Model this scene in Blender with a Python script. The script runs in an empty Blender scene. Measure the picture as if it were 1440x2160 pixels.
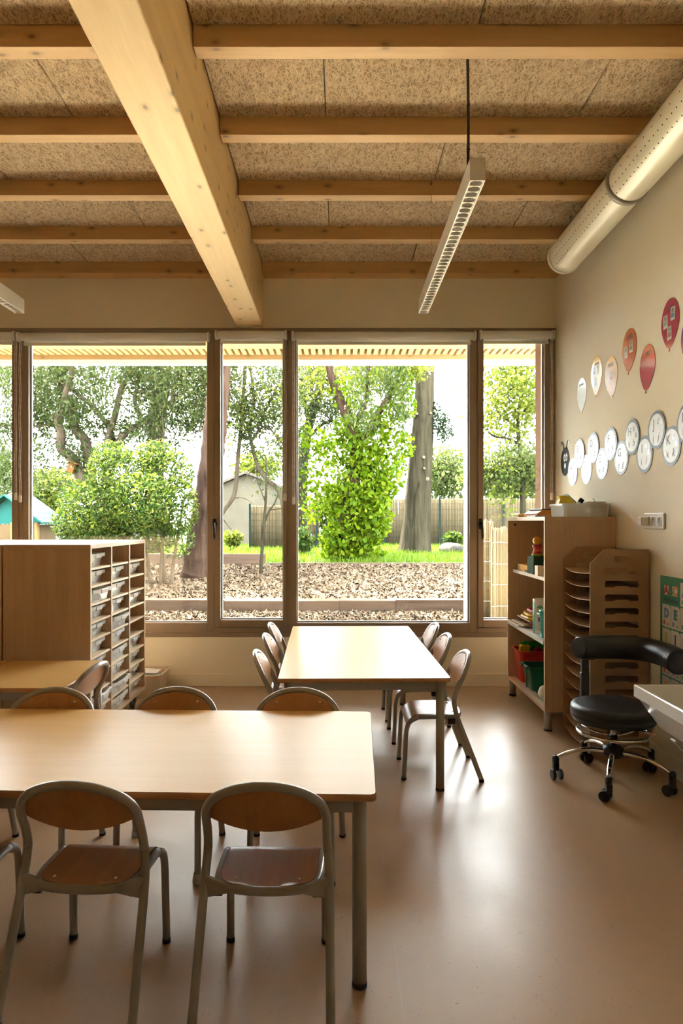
import bpy, bmesh, math, random
import numpy as np
from mathutils import Vector, Matrix

# ------------------------------------------------------------------ camera, light, exposure
scene = bpy.context.scene
COL = scene.collection
F = 1460.0                      # focal length in pixels of the 1440 x 2160 frame
VX, VY = 713.0, 1101.0          # vanishing point of the room's depth lines
CZ = 1.244                      # eye height
cam_data = bpy.data.cameras.new('camera')
cam = bpy.data.objects.new('camera', cam_data)
COL.objects.link(cam)
cam_data.sensor_fit = 'VERTICAL'
cam_data.sensor_height = 36.0
cam_data.lens = F / 2160 * 36.0
cam_data.shift_x = (720 - VX) / 2160
cam_data.shift_y = (VY - 1080) / 2160
cam_data.clip_start = 0.05
cam_data.clip_end = 400
cam.location = (0, 0, CZ)
cam.rotation_euler = (math.pi / 2, 0, 0)
scene.camera = cam

world = bpy.data.worlds.new('sky')
scene.world = world
world.use_nodes = True
bg = world.node_tree.nodes['Background']
bg.inputs['Color'].default_value = (0.95, 0.98, 1.0, 1)
bg.inputs['Strength'].default_value = 18.0

sun_data = bpy.data.lights.new('sun', 'SUN')
sun_data.energy = 60.0
sun_data.angle = math.radians(0.6)
sun_data.color = (1.0, 0.92, 0.76)
sun = bpy.data.objects.new('sun', sun_data)
COL.objects.link(sun)
sun.rotation_euler = Vector((-0.34, 0.46, 0.82)).to_track_quat('Z', 'Y').to_euler()
sun.location = (-10, 14, 25)

vs = scene.view_settings
scene.display_settings.display_device = 'sRGB'
vs.view_transform = 'Standard'
vs.look = 'None'
vs.exposure = 1.32
vs.gamma = 1.0
vs.use_curve_mapping = False
try:
    scene.cycles.use_denoising = True
    scene.cycles.max_bounces = 10
    scene.cycles.diffuse_bounces = 6
    scene.cycles.glossy_bounces = 4
    scene.cycles.transparent_max_bounces = 24
    scene.cycles.transmission_bounces = 6
    scene.cycles.sample_clamp_indirect = 25.0
except Exception:
    pass

# ------------------------------------------------------------------ small helpers
R = random.Random(7)
NR = np.random.default_rng(11)

def P(px, py, Y):
    """point seen at a pixel of the photograph, at depth Y"""
    return Vector(((px - VX) * Y / F, Y, CZ - (py - VY) * Y / F))

def tag(o, label=None, cat=None, group=None, kind=None):
    if label: o['label'] = label
    if cat: o['category'] = cat
    if group: o['group'] = group
    if kind: o['kind'] = kind
    return o

def thing(name, label, cat, loc=(0, 0, 0), rz=0.0, group=None, rot=None):
    o = bpy.data.objects.new(name, None)
    COL.objects.link(o)
    o.empty_display_size = 0.05
    o.location = loc
    o.rotation_euler = rot if rot is not None else (0, 0, rz)
    return tag(o, label, cat, group)

def copy_tree(o, parent=None):
    c = o.copy()
    COL.objects.link(c)
    c.parent = parent
    for ch in list(o.children):
        copy_tree(ch, c)
    return c

def catmull(pts, n=6, closed=False):
    pts = [Vector(p) for p in pts]
    out = []
    m = len(pts)
    rng = range(m if closed else m - 1)
    for i in rng:
        p1 = pts[i]; p2 = pts[(i + 1) % m]
        p0 = pts[i - 1] if (closed or i > 0) else p1 * 2 - p2
        p3 = pts[(i + 2) % m] if (closed or i + 2 < m) else p2 * 2 - p1
        for k in range(n):
            t = k / n
            out.append(0.5 * ((2 * p1) + (p2 - p0) * t + (2 * p0 - 5 * p1 + 4 * p2 - p3) * t * t
                              + (3 * p1 - p0 - 3 * p2 + p3) * t ** 3))
    if not closed:
        out.append(pts[-1])
    return out

class MB:
    """collects shapes and builds ONE mesh object from them"""
    def __init__(s):
        s.v = []; s.f = []; s.sm = []
    def add(s, vs_, fs_, smooth=False):
        b = len(s.v)
        s.v += [tuple(v) for v in vs_]
        for f in fs_:
            s.f.append(tuple(b + i for i in f)); s.sm.append(smooth)
        return s
    def box(s, x0, x1, y0, y1, z0, z1, bev=0.0, seg=2):
        if bev <= 0:
            vs_ = [(x0, y0, z0), (x1, y0, z0), (x1, y1, z0), (x0, y1, z0), (x0, y0, z1), (x1, y0, z1), (x1, y1, z1), (x0, y1, z1)]
            fs_ = [(0, 3, 2, 1), (4, 5, 6, 7), (0, 1, 5, 4), (1, 2, 6, 5), (2, 3, 7, 6), (3, 0, 4, 7)]
            return s.add(vs_, fs_)
        bm = bmesh.new()
        r = bmesh.ops.create_cube(bm, size=1.0)
        for v in bm.verts:
            v.co = Vector(((x0 + x1) / 2 + v.co.x * (x1 - x0), (y0 + y1) / 2 + v.co.y * (y1 - y0), (z0 + z1) / 2 + v.co.z * (z1 - z0)))
        bmesh.ops.bevel(bm, geom=list(bm.edges), offset=bev, segments=seg, profile=0.5, affect='EDGES')
        return s.bm(bm)
    def bm(s, bm, smooth=False):
        bm.verts.ensure_lookup_table(); bm.verts.index_update()
        s.add([v.co[:] for v in bm.verts], [[v.index for v in f.verts] for f in bm.faces], smooth)
        bm.free()
        return s
    def prism(s, poly, a0, a1, axis='y', smooth=False):
        """poly: 2D outline; axis 'y': (x,z), 'x': (y,z), 'z': (x,y); extruded from a0 to a1"""
        def mk(p, a):
            if axis == 'y': return (p[0], a, p[1])
            if axis == 'x': return (a, p[0], p[1])
            return (p[0], p[1], a)
        n = len(poly)
        vs_ = [mk(p, a0) for p in poly] + [mk(p, a1) for p in poly]
        fs_ = [tuple(range(n))[::-1], tuple(range(n, 2 * n))]
        s.add(vs_, fs_)
        vs2 = vs_
        return s.add(vs2, [(i, (i + 1) % n, n + (i + 1) % n, n + i) for i in range(n)], smooth)
    def tube(s, pts, r, seg=10, cap=True, smooth=True, closed=False, flat=1.0):
        pts = [Vector(p) for p in pts]
        n = len(pts)
        rs = [r] * n if not hasattr(r, '__len__') else list(r)
        tang = []
        for i in range(n):
            if closed:
                t = pts[(i + 1) % n] - pts[i - 1]
            else:
                t = pts[min(i + 1, n - 1)] - pts[max(i - 1, 0)]
            if t.length < 1e-9: t = Vector((0, 0, 1))
            tang.append(t.normalized())
        up = Vector((0, 0, 1)) if abs(tang[0].z) < 0.9 else Vector((1, 0, 0))
        nrm = tang[0].cross(up).normalized()
        vs_ = []
        for i in range(n):
            nrm = (nrm - tang[i] * nrm.dot(tang[i]))
            if nrm.length < 1e-6: nrm = tang[i].orthogonal()
            nrm.normalize()
            bn = tang[i].cross(nrm)
            for k in range(seg):
                a = 2 * math.pi * k / seg
                vs_.append(pts[i] + nrm * (math.cos(a) * rs[i]) + bn * (math.sin(a) * rs[i] * flat))
        fs_ = []
        m = n if closed else n - 1
        for i in range(m):
            j = (i + 1) % n
            for k in range(seg):
                k2 = (k + 1) % seg
                fs_.append((i * seg + k, i * seg + k2, j * seg + k2, j * seg + k))
        s.add(vs_, fs_, smooth)
        if cap and not closed:
            b = len(s.v) - n * seg
            s.f.append(tuple(b + k for k in range(seg))[::-1]); s.sm.append(False)
            s.f.append(tuple(b + (n - 1) * seg + k for k in range(seg))); s.sm.append(False)
        return s
    def cyl(s, c, r, z0, z1, seg=16, r1=None):
        return s.tube([(c[0], c[1], z0), (c[0], c[1], z1)], [r, r if r1 is None else r1], seg)
    def lathe(s, prof, c=(0, 0, 0), seg=20, axis='z', smooth=True):
        vs_ = []
        for (r, z) in prof:
            for k in range(seg):
                a = 2 * math.pi * k / seg
                x, y = r * math.cos(a), r * math.sin(a)
                if axis == 'z': p = (c[0] + x, c[1] + y, c[2] + z)
                elif axis == 'y': p = (c[0] + x, c[1] + z, c[2] + y)
                else: p = (c[0] + z, c[1] + x, c[2] + y)
                vs_.append(p)
        fs_ = []
        for i in range(len(prof) - 1):
            for k in range(seg):
                k2 = (k + 1) % seg
                fs_.append((i * seg + k, i * seg + k2, (i + 1) * seg + k2, (i + 1) * seg + k))
        return s.add(vs_, fs_, smooth)
    def disc(s, cx, cy, z, rx, ry, seg=28, z0=0.0):
        """flat disc in the local xy plane from z0 to z"""
        poly = [(cx + rx * math.cos(2 * math.pi * k / seg), cy + ry * math.sin(2 * math.pi * k / seg)) for k in range(seg)]
        return s.prism(poly, z0, z, 'z')
    def xform(s, M):
        s.v = [tuple(M @ Vector(v)) for v in s.v]
        return s
    def build(s, name, mat, parent=None, w=False, loc=None, kind=None):
        me = bpy.data.meshes.new(name)
        off = Vector((0, 0, 0))
        if loc is not None: off = Vector(loc)
        elif w and parent is not None:
            off = Vector(parent.location)
            if parent.parent: off = off + Vector(parent.parent.location)
        me.from_pydata([(v[0] - off.x, v[1] - off.y, v[2] - off.z) for v in s.v], [], s.f)
        me.polygons.foreach_set('use_smooth', s.sm)
        bm = bmesh.new(); bm.from_mesh(me)
        bmesh.ops.recalc_face_normals(bm, faces=bm.faces)
        bm.to_mesh(me); bm.free()
        me.materials.append(mat)
        o = bpy.data.objects.new(name, me)
        COL.objects.link(o)
        if loc is not None: o.location = loc
        if parent is not None: o.parent = parent
        if kind: o['kind'] = kind
        return o

def raw_mesh(name, V, Fq, mat, parent=None, kind=None, loc=(0, 0, 0)):
    """big numpy mesh: V (n,3), Fq (m,k)"""
    me = bpy.data.meshes.new(name)
    V = np.asarray(V, dtype=np.float32) - np.asarray(loc, dtype=np.float32)
    Fq = np.asarray(Fq, dtype=np.int32)
    m, k = Fq.shape
    me.vertices.add(len(V)); me.vertices.foreach_set('co', V.ravel())
    me.loops.add(m * k); me.loops.foreach_set('vertex_index', Fq.ravel())
    me.polygons.add(m)
    me.polygons.foreach_set('loop_start', np.arange(0, m * k, k, dtype=np.int32))
    me.polygons.foreach_set('loop_total', np.full(m, k, dtype=np.int32))
    me.update(); me.validate()
    me.materials.append(mat)
    o = bpy.data.objects.new(name, me)
    COL.objects.link(o)
    if parent is not None: o.parent = parent
    else: o.location = loc
    if kind: o['kind'] = kind
    return o

def leaves(C, size, aspect=0.5, droop=0.0, jitter=0.35):
    """one small folded leaf (two triangles) at each centre"""
    C = np.asarray(C, dtype=np.float64)
    n = len(C)
    d = NR.normal(size=(n, 3)); d[:, 2] -= droop
    d /= np.linalg.norm(d, axis=1)[:, None]
    u = NR.normal(size=(n, 3))
    s_ = np.cross(d, u); s_ /= np.linalg.norm(s_, axis=1)[:, None]
    nn = np.cross(d, s_)
    L = size * (1 + jitter * NR.normal(size=(n, 1))).clip(0.4, 2.0)
    W = L * aspect
    a = C - d * L * 0.5
    b = C + s_ * W * 0.5 + nn * W * 0.15
    c = C + d * L * 0.5
    e = C - s_ * W * 0.5 + nn * W * 0.15
    V = np.stack([a, b, c, e], axis=1).reshape(-1, 3)
    idx = np.arange(n)[:, None] * 4
    Fq = np.concatenate([idx + np.array([[0, 1, 2]]), idx + np.array([[0, 2, 3]])], axis=1).reshape(-1, 3)
    return V, Fq

# ------------------------------------------------------------------ materials
def new_mat(name):
    m = bpy.data.materials.new(name)
    m.use_nodes = True
    nt = m.node_tree
    return m, nt, nt.nodes['Principled BSDF']

def N(nt, typ, **kw):
    n = nt.nodes.new(typ)
    for k, v in kw.items():
        if k in n.inputs.keys(): n.inputs[k].default_value = v
        else: setattr(n, k, v)
    return n

def rgba(c): return (c[0], c[1], c[2], 1.0)

def ramp(nt, fac, stops):
    r = nt.nodes.new('ShaderNodeValToRGB')
    e = r.color_ramp.elements
    e[0].position, e[0].color = stops[0][0], rgba(stops[0][1])
    e[1].position, e[1].color = stops[-1][0], rgba(stops[-1][1])
    for p, c in stops[1:-1]:
        x = e.new(p); x.color = rgba(c)
    nt.links.new(fac, r.inputs['Fac'])
    return r.outputs['Color']

def mix(nt, a, b, fac, mode='MIX'):
    m = nt.nodes.new('ShaderNodeMix'); m.data_type = 'RGBA'; m.blend_type = mode
    for sock, v in ((m.inputs['Factor'], fac), (m.inputs[6], a), (m.inputs[7], b)):
        if isinstance(v, (int, float)): sock.default_value = v
        elif isinstance(v, tuple): sock.default_value = rgba(v)
        else: nt.links.new(v, sock)
    return m.outputs[2]

def math_(nt, op, a, b=None):
    m = nt.nodes.new('ShaderNodeMath'); m.operation = op
    for i, v in enumerate((a, b)):
        if v is None: continue
        if isinstance(v, (int, float)): m.inputs[i].default_value = v
        else: nt.links.new(v, m.inputs[i])
    return m.outputs[0]

def coords(nt, scale=(1, 1, 1), rnd=True, out='Object'):
    tc = nt.nodes.new('ShaderNodeTexCoord')
    mp = nt.nodes.new('ShaderNodeMapping')
    mp.inputs['Scale'].default_value = scale
    nt.links.new(tc.outputs[out], mp.inputs['Vector'])
    if rnd:
        oi = nt.nodes.new('ShaderNodeObjectInfo')
        k = math_(nt, 'MULTIPLY', oi.outputs['Random'], 37.0)
        cb = nt.nodes.new('ShaderNodeCombineXYZ')
        for i in range(3): nt.links.new(k, cb.inputs[i])
        nt.links.new(cb.outputs[0], mp.inputs['Location'])
    return mp.outputs['Vector']

def noise(nt, vec, scale, detail=3.0, rough=0.55, dist=0.0):
    n = nt.nodes.new('ShaderNodeTexNoise')
    n.inputs['Scale'].default_value = scale; n.inputs['Detail'].default_value = detail
    n.inputs['Roughness'].default_value = rough; n.inputs['Distortion'].default_value = dist
    nt.links.new(vec, n.inputs['Vector'])
    return n.outputs['Fac']

def bump(nt, bsdf, h, strength=0.2, dist=0.002):
    b = nt.nodes.new('ShaderNodeBump')
    b.inputs['Strength'].default_value = strength; b.inputs['Distance'].default_value = dist
    nt.links.new(h, b.inputs['Height'])
    nt.links.new(b.outputs['Normal'], bsdf.inputs['Normal'])

ALB = 1.0                        # overall reflectance of the materials made next
def plain(name, col, rough=0.5, metal=0.0, var=0.06, spec=0.5, coat=0.0, vscale=6.0):
    m, nt, b = new_mat(name)
    col = tuple(c * ALB for c in col)
    v = coords(nt)
    n = noise(nt, v, vscale, 3)
    lo = tuple(max(0, c * (1 - var)) for c in col); hi = tuple(min(1, c * (1 + var)) for c in col)
    nt.links.new(ramp(nt, n, [(0.3, lo), (0.7, hi)]), b.inputs['Base Color'])
    b.inputs['Roughness'].default_value = rough
    b.inputs['Metallic'].default_value = metal
    b.inputs['Specular IOR Level'].default_value = spec if ALB == 1.0 else 0.03
    b.inputs['Coat Weight'].default_value = coat
    b.inputs['Coat Roughness'].default_value = 0.06
    return m

def wood(name, lo, hi, axis='x', fine=60.0, rough=0.5, knots=False, coat=0.0, contrast=(0.3, 0.72), spec=0.5):
    m, nt, b = new_mat(name)
    lo, hi = [tuple(x * ALB for x in c) for c in (lo, hi)]
    sc = {'x': (0.06, 1, 1), 'y': (1, 0.06, 1), 'z': (1, 1, 0.06)}[axis]
    v = coords(nt, sc)
    n1 = noise(nt, v, fine, 4, 0.6, 0.3)
    n2 = noise(nt, v, fine * 0.16, 3, 0.5, 1.2)
    f = math_(nt, 'ADD', math_(nt, 'MULTIPLY', n1, 0.5), math_(nt, 'MULTIPLY', n2, 0.5))
    c = ramp(nt, f, [(contrast[0], lo), (contrast[1], hi)])
    if knots:
        sx_ = nt.nodes.new('ShaderNodeSeparateXYZ'); nt.links.new(coords(nt), sx_.inputs[0])
        o_ = sx_.outputs
        along, across = {'x': (o_[0], math_(nt, 'ADD', o_[1], o_[2])), 'y': (o_[1], math_(nt, 'ADD', o_[0], o_[2])), 'z': (o_[2], math_(nt, 'ADD', o_[0], o_[1]))}[axis]
        cb = nt.nodes.new('ShaderNodeCombineXYZ')
        nt.links.new(math_(nt, 'MULTIPLY', along, 0.55), cb.inputs[0]); nt.links.new(across, cb.inputs[1])
        vo = nt.nodes.new('ShaderNodeTexVoronoi'); vo.voronoi_dimensions = '2D'
        vo.inputs['Scale'].default_value = 9.0
        nt.links.new(cb.outputs[0], vo.inputs['Vector'])
        kf = ramp(nt, vo.outputs['Distance'], [(0.045, (1, 1, 1)), (0.085, (0.35, 0.35, 0.35)), (0.20, (0, 0, 0))])
        # only some cells carry a knot
        sel = math_(nt, 'GREATER_THAN', vo.outputs['Color'], 0.5)
        kf2 = math_(nt, 'MULTIPLY', kf, sel)
        c = mix(nt, c, tuple(x * 0.30 for x in lo), kf2)
        # broad streaks of heartwood
        n3 = noise(nt, v, 2.0, 2, 0.5, 0.5)
        c = mix(nt, c, tuple(x * 0.86 for x in hi), math_(nt, 'MULTIPLY', n3, 0.5))
    nt.links.new(c, b.inputs['Base Color'])
    b.inputs['Roughness'].default_value = rough
    b.inputs['Coat Weight'].default_value = coat
    b.inputs['Specular IOR Level'].default_value = spec if ALB == 1.0 else 0.03
    bump(nt, b, n1, 0.08, 0.001)
    return m

def woodwool():
    m, nt, b = new_mat('wood_wool_board')
    v = coords(nt)
    tot = None
    for i, (sc, ds) in enumerate(((30, 0.4), (38, 0.5), (46, 0.3), (26, 0.6), (42, 0.3), (34, 0.5), (52, 0.3), (60, 0.3))):
        mp = nt.nodes.new('ShaderNodeMapping')
        mp.inputs['Location'].default_value = (3.1 * i, 1.7 * i, 5.3 * i)
        mp.inputs['Rotation'].default_value = (0.3 * i, 0.2, 0.9 * i)
        mp.inputs['Scale'].default_value = (1.0, 0.40, 1.0)
        nt.links.new(v, mp.inputs['Vector'])
        n = noise(nt, mp.outputs['Vector'], sc, 1.0, 0.4, ds)
        d = math_(nt, 'ABSOLUTE', math_(nt, 'SUBTRACT', n, 0.5))
        line = math_(nt, 'SUBTRACT', 1.0, math_(nt, 'MULTIPLY', d, 30.0))
        line = math_(nt, 'MAXIMUM', line, 0.0)
        line = math_(nt, 'MULTIPLY', line, 1.0 - 0.06 * i)
        tot = line if tot is None else math_(nt, 'MAXIMUM', tot, line)
    g = noise(nt, v, 6, 3)
    c = ramp(nt, tot, [(0.0, (0.25, 0.165, 0.085)), (0.3, (0.47, 0.34, 0.195)), (0.9, (0.73, 0.575, 0.37))])
    c = mix(nt, c, (0.58, 0.45, 0.29), math_(nt, 'MULTIPLY', g, 0.3))
    nt.links.new(c, b.inputs['Base Color'])
    b.inputs['Roughness'].default_value = 0.9
    bump(nt, b, tot, 0.5, 0.006)
    return m

def floor_mat():
    m, nt, b = new_mat('speckled_vinyl_floor')
    v = coords(nt, rnd=False)
    n = noise(nt, v, 1.2, 4)
    c = ramp(nt, n, [(0.3, (0.390, 0.258, 0.150)), (0.7, (0.440, 0.298, 0.176))])
    sp = noise(nt, v, 130, 1.5, 0.5)
    c = mix(nt, c, (0.13, 0.085, 0.055), ramp(nt, sp, [(0.70, (0, 0, 0)), (0.74, (1, 1, 1))]))
    sp2 = noise(nt, v, 60, 1.5, 0.5)
    c = mix(nt, c, (0.15, 0.10, 0.065), ramp(nt, sp2, [(0.755, (0, 0, 0)), (0.78, (0.8, 0.8, 0.8))]))
    n4 = noise(nt, v, 26, 2, 0.5)
    c = mix(nt, c, (0.46, 0.325, 0.20), math_(nt, 'MULTIPLY', n4, 0.35))
    nt.links.new(c, b.inputs['Base Color'])
    rr = ramp(nt, noise(nt, v, 3, 3), [(0.3, (0.30, 0.30, 0.30)), (0.7, (0.38, 0.38, 0.38))])
    nt.links.new(rr, b.inputs['Roughness'])
    b.inputs['Specular IOR Level'].default_value = 0.24
    bump(nt, b, noise(nt, v, 420, 2), 0.06, 0.001)
    return m

LEAF, BARK = 0.18, 0.20          # overall reflectance of leaves and bark
def leaf_mat(name, c0, c1, c2, trans=0.5):
    c0, c1, c2 = [tuple(x * LEAF for x in c) for c in (c0, c1, c2)]
    m, nt, b = new_mat(name)
    g = nt.nodes.new('ShaderNodeNewGeometry')
    c = ramp(nt, g.outputs['Random Per Island'], [(0.0, c0), (0.55, c1), (1.0, c2)])
    nt.links.new(c, b.inputs['Base Color'])
    b.inputs['Roughness'].default_value = 0.45
    b.inputs['Specular IOR Level'].default_value = 0.06
    t = nt.nodes.new('ShaderNodeBsdfTranslucent')
    nt.links.new(mix(nt, c, (1.0, 0.95, 0.30), 0.35, 'MULTIPLY'), t.inputs['Color'])
    mx = nt.nodes.new('ShaderNodeMixShader')
    mx.inputs[0].default_value = trans
    out = nt.nodes['Material Output']
    nt.links.new(b.outputs[0], mx.inputs[1]); nt.links.new(t.outputs[0], mx.inputs[2])
    nt.links.new(mx.outputs[0], out.inputs['Surface'])
    return m

def island_mat(name, cols, rough=0.8):
    m, nt, b = new_mat(name)
    cols = [tuple(x * ALB for x in c) for c in cols]
    g = nt.nodes.new('ShaderNodeNewGeometry')
    st = [(i / (len(cols) - 1), c) for i, c in enumerate(cols)]
    nt.links.new(ramp(nt, g.outputs['Random Per Island'], st), b.inputs['Base Color'])
    b.inputs['Specular IOR Level'].default_value = 0.03
    b.inputs['Roughness'].default_value = rough
    return m

def bark_mat(name, lo, hi, sc=9.0):
    lo, hi = [tuple(x * BARK for x in c) for c in (lo, hi)]
    m, nt, b = new_mat(name)
    v = coords(nt, (1, 1, 0.12))
    n = noise(nt, v, sc, 5, 0.65, 0.8)
    n2 = noise(nt, coords(nt), 3, 3)
    c = ramp(nt, n, [(0.35, lo), (0.62, hi)])
    c = mix(nt, c, tuple(x * 0.7 for x in hi), math_(nt, 'MULTIPLY', n2, 0.5))
    nt.links.new(c, b.inputs['Base Color'])
    b.inputs['Roughness'].default_value = 0.95
    b.inputs['Specular IOR Level'].default_value = 0.02
    bump(nt, b, n, 0.7, 0.03)
    return m

def glass_mat(name='window_glass'):
    m, nt, b = new_mat(name)
    nt.nodes.remove(b)
    tr = N(nt, 'ShaderNodeBsdfTransparent'); tr.inputs['Color'].default_value = (0.97, 0.985, 0.975, 1)
    gl = N(nt, 'ShaderNodeBsdfGlossy'); gl.inputs['Roughness'].default_value = 0.0
    fr = N(nt, 'ShaderNodeFresnel'); fr.inputs['IOR'].default_value = 1.5
    mx = N(nt, 'ShaderNodeMixShader')
    nt.links.new(fr.outputs[0], mx.inputs[0]); nt.links.new(tr.outputs[0], mx.inputs[1]); nt.links.new(gl.outputs[0], mx.inputs[2])
    nt.links.new(mx.outputs[0], nt.nodes['Material Output'].inputs['Surface'])
    return m

def clear_plastic(name, col, frost=0.5):
    """cloudy see-through plastic: partly transparent, partly translucent, with gloss"""
    m, nt, b = new_mat(name)
    v = coords(nt)
    n = noise(nt, v, 9, 2)
    c = ramp(nt, n, [(0.3, tuple(x * 0.92 for x in col)), (0.7, col)])
    nt.links.new(c, b.inputs['Base Color'])
    b.inputs['Roughness'].default_value = 0.18
    t = N(nt, 'ShaderNodeBsdfTranslucent'); nt.links.new(c, t.inputs['Color'])
    tr = N(nt, 'ShaderNodeBsdfTransparent'); tr.inputs['Color'].default_value = (0.95, 0.96, 0.95, 1)
    m1 = N(nt, 'ShaderNodeMixShader'); m1.inputs[0].default_value = 0.45
    m2 = N(nt, 'ShaderNodeMixShader'); m2.inputs[0].default_value = frost
    nt.links.new(b.outputs[0], m1.inputs[1]); nt.links.new(t.outputs[0], m1.inputs[2])
    nt.links.new(tr.outputs[0], m2.inputs[1]); nt.links.new(m1.outputs[0], m2.inputs[2])
    nt.links.new(m2.outputs[0], nt.nodes['Material Output'].inputs['Surface'])
    return m

def fabric_mat(name, col):
    m, nt, b = new_mat(name)
    t = N(nt, 'ShaderNodeBsdfTranslucent'); t.inputs['Color'].default_value = rgba(col)
    v = coords(nt)
    n = noise(nt, v, 300, 2)
    nt.links.new(ramp(nt, n, [(0.3, tuple(x * 0.95 for x in col)), (0.7, col)]), b.inputs['Base Color'])
    b.inputs['Roughness'].default_value = 0.8
    mx = N(nt, 'ShaderNodeMixShader'); mx.inputs[0].default_value = 0.25
    nt.links.new(b.outputs[0], mx.inputs[1]); nt.links.new(t.outputs[0], mx.inputs[2])
    nt.links.new(mx.outputs[0], nt.nodes['Material Output'].inputs['Surface'])
    return m

M = {}
M['wall'] = plain('painted_wall', (0.82, 0.77, 0.615), 0.75, var=0.02, vscale=2.5)
M['floor'] = floor_mat()
M['panel'] = woodwool()
M['joist'] = wood('spruce_joist', (0.50, 0.30, 0.118), (0.72, 0.475, 0.215), 'x', 42, 0.6, knots=True)
M['beam'] = wood('glulam_beam', (0.60, 0.39, 0.160), (0.79, 0.57, 0.260), 'y', 36, 0.55, knots=True)
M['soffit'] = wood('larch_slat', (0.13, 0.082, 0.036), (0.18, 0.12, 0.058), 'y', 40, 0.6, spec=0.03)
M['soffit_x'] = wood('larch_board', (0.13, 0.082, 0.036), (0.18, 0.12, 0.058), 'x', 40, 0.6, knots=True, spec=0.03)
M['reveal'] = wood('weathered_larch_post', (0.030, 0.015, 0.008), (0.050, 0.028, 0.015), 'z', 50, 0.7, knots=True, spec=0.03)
M['frame'] = plain('taupe_window_frame', (0.275, 0.205, 0.140), 0.42, var=0.03)
M['bead'] = plain('light_grey_glazing_bead', (0.55, 0.57, 0.58), 0.35)
M['glass'] = glass_mat()
M['blind'] = fabric_mat('white_blind_fabric', (0.93, 0.92, 0.87))
M['white_pl'] = plain('white_plastic', (0.78, 0.77, 0.72), 0.35, var=0.02)
M['black_pl'] = plain('black_plastic', (0.018, 0.018, 0.020), 0.4)
M['beech'] = wood('beech_laminate', (0.50, 0.33, 0.195), (0.60, 0.42, 0.265), 'z', 70, 0.42, contrast=(0.32, 0.68))
M['beech_edge'] = wood('pale_beech_edge', (0.62, 0.47, 0.29), (0.72, 0.56, 0.37), 'z', 60, 0.5)
M['top'] = wood('beech_table_laminate', (0.63, 0.39, 0.130), (0.69, 0.445, 0.170), 'x', 70, 0.30, contrast=(0.28, 0.72), spec=0.11)
M['top_edge'] = wood('solid_beech_edge', (0.40, 0.20, 0.085), (0.55, 0.30, 0.14), 'x', 60, 0.4)
M['chair_wood'] = wood('varnished_beech_ply', (0.40, 0.185, 0.070), (0.53, 0.275, 0.115), 'z', 60, 0.30, contrast=(0.3, 0.7), spec=0.2)
M['seat_wood'] = wood('varnished_seat_ply', (0.38, 0.175, 0.070), (0.50, 0.26, 0.115), 'y', 60, 0.28, contrast=(0.3, 0.7), spec=0.28)
M['grey'] = plain('grey_enamel_tube', (0.34, 0.315, 0.275), 0.33, var=0.03, coat=0.3)
M['legmetal'] = plain('grey_leg_metal', (0.36, 0.34, 0.31), 0.35, metal=0.4)
M['chrome'] = plain('chrome', (0.80, 0.79, 0.77), 0.10, metal=1.0, var=0.01)
M['vinyl'] = plain('black_upholstery_vinyl', (0.016, 0.016, 0.017), 0.38, var=0.1)
M['card'] = plain('brown_corrugated_cardboard', (0.40, 0.255, 0.145), 0.8, var=0.05, vscale=20)
M['card_edge'] = plain('cut_cardboard_edge', (0.60, 0.44, 0.28), 0.8)
M['shelf_white'] = plain('white_melamine', (0.74, 0.72, 0.66), 0.3, var=0.02)
M['ceramic'] = plain('white_ceramic', (0.74, 0.73, 0.68), 0.12, var=0.01, coat=0.6)
M['duct'] = plain('cream_painted_duct', (0.80, 0.77, 0.62), 0.30, var=0.01)
M['duct_dark'] = plain('grey_duct_clamp', (0.30, 0.29, 0.26), 0.4)
M['lum'] = plain('white_luminaire', (0.72, 0.69, 0.62), 0.4, var=0.02)
M['lum_cell'] = plain('satin_reflector_cell', (0.60, 0.58, 0.53), 0.35, var=0.02)
M['tray'] = clear_plastic('clear_tray_plastic', (0.92, 0.92, 0.91), 0.86)
M['tub'] = clear_plastic('cloudy_tub_plastic', (0.80, 0.80, 0.75), 0.85)
M['paper'] = plain('white_paper', (0.80, 0.80, 0.78), 0.7)
M['gloss_white'] = plain('laminated_white_paper', (0.72, 0.73, 0.72), 0.28, var=0.03, spec=0.16)
M['gloss_dark'] = plain('laminated_charcoal_paper', (0.07, 0.085, 0.085), 0.28, var=0.15, spec=0.10)
M['ink'] = plain('black_ink', (0.02, 0.02, 0.022), 0.5)
def colour(name, c, rough=0.4, coat=0.0, spec=0.5):
    k = 'c_' + name
    if k not in M: M[k] = plain(name, c, rough, coat=coat, spec=spec)
    return M[k]
# ------------------------------------------------------------------ the room shell
XR, XL, YW, YB = 1.65, -7.40, 5.25, -5.2
ZC = 3.172                       # underside of the ceiling boards
ZJ = 3.09                        # underside of the joists
def S(name, mb, mat, parent=None, loc=None):
    o = mb.build(name, mat, parent, loc=loc)
    if parent is None: o['kind'] = 'structure'
    return o

fl = S('floor', MB().box(XL - 0.2, XR + 0.2, YB - 0.2, YW + 0.25, -0.15, 0.0), M['floor'])
M['seam'] = plain('floor_weld_line', (0.40, 0.28, 0.18), 0.4)
for xs in (0.165, -1.835, -3.835, -5.835):
    MB().box(xs - 0.0015, xs + 0.0015, YB, YW, -0.002, 0.0004).build('weld_seam', M['seam'], fl)

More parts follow.
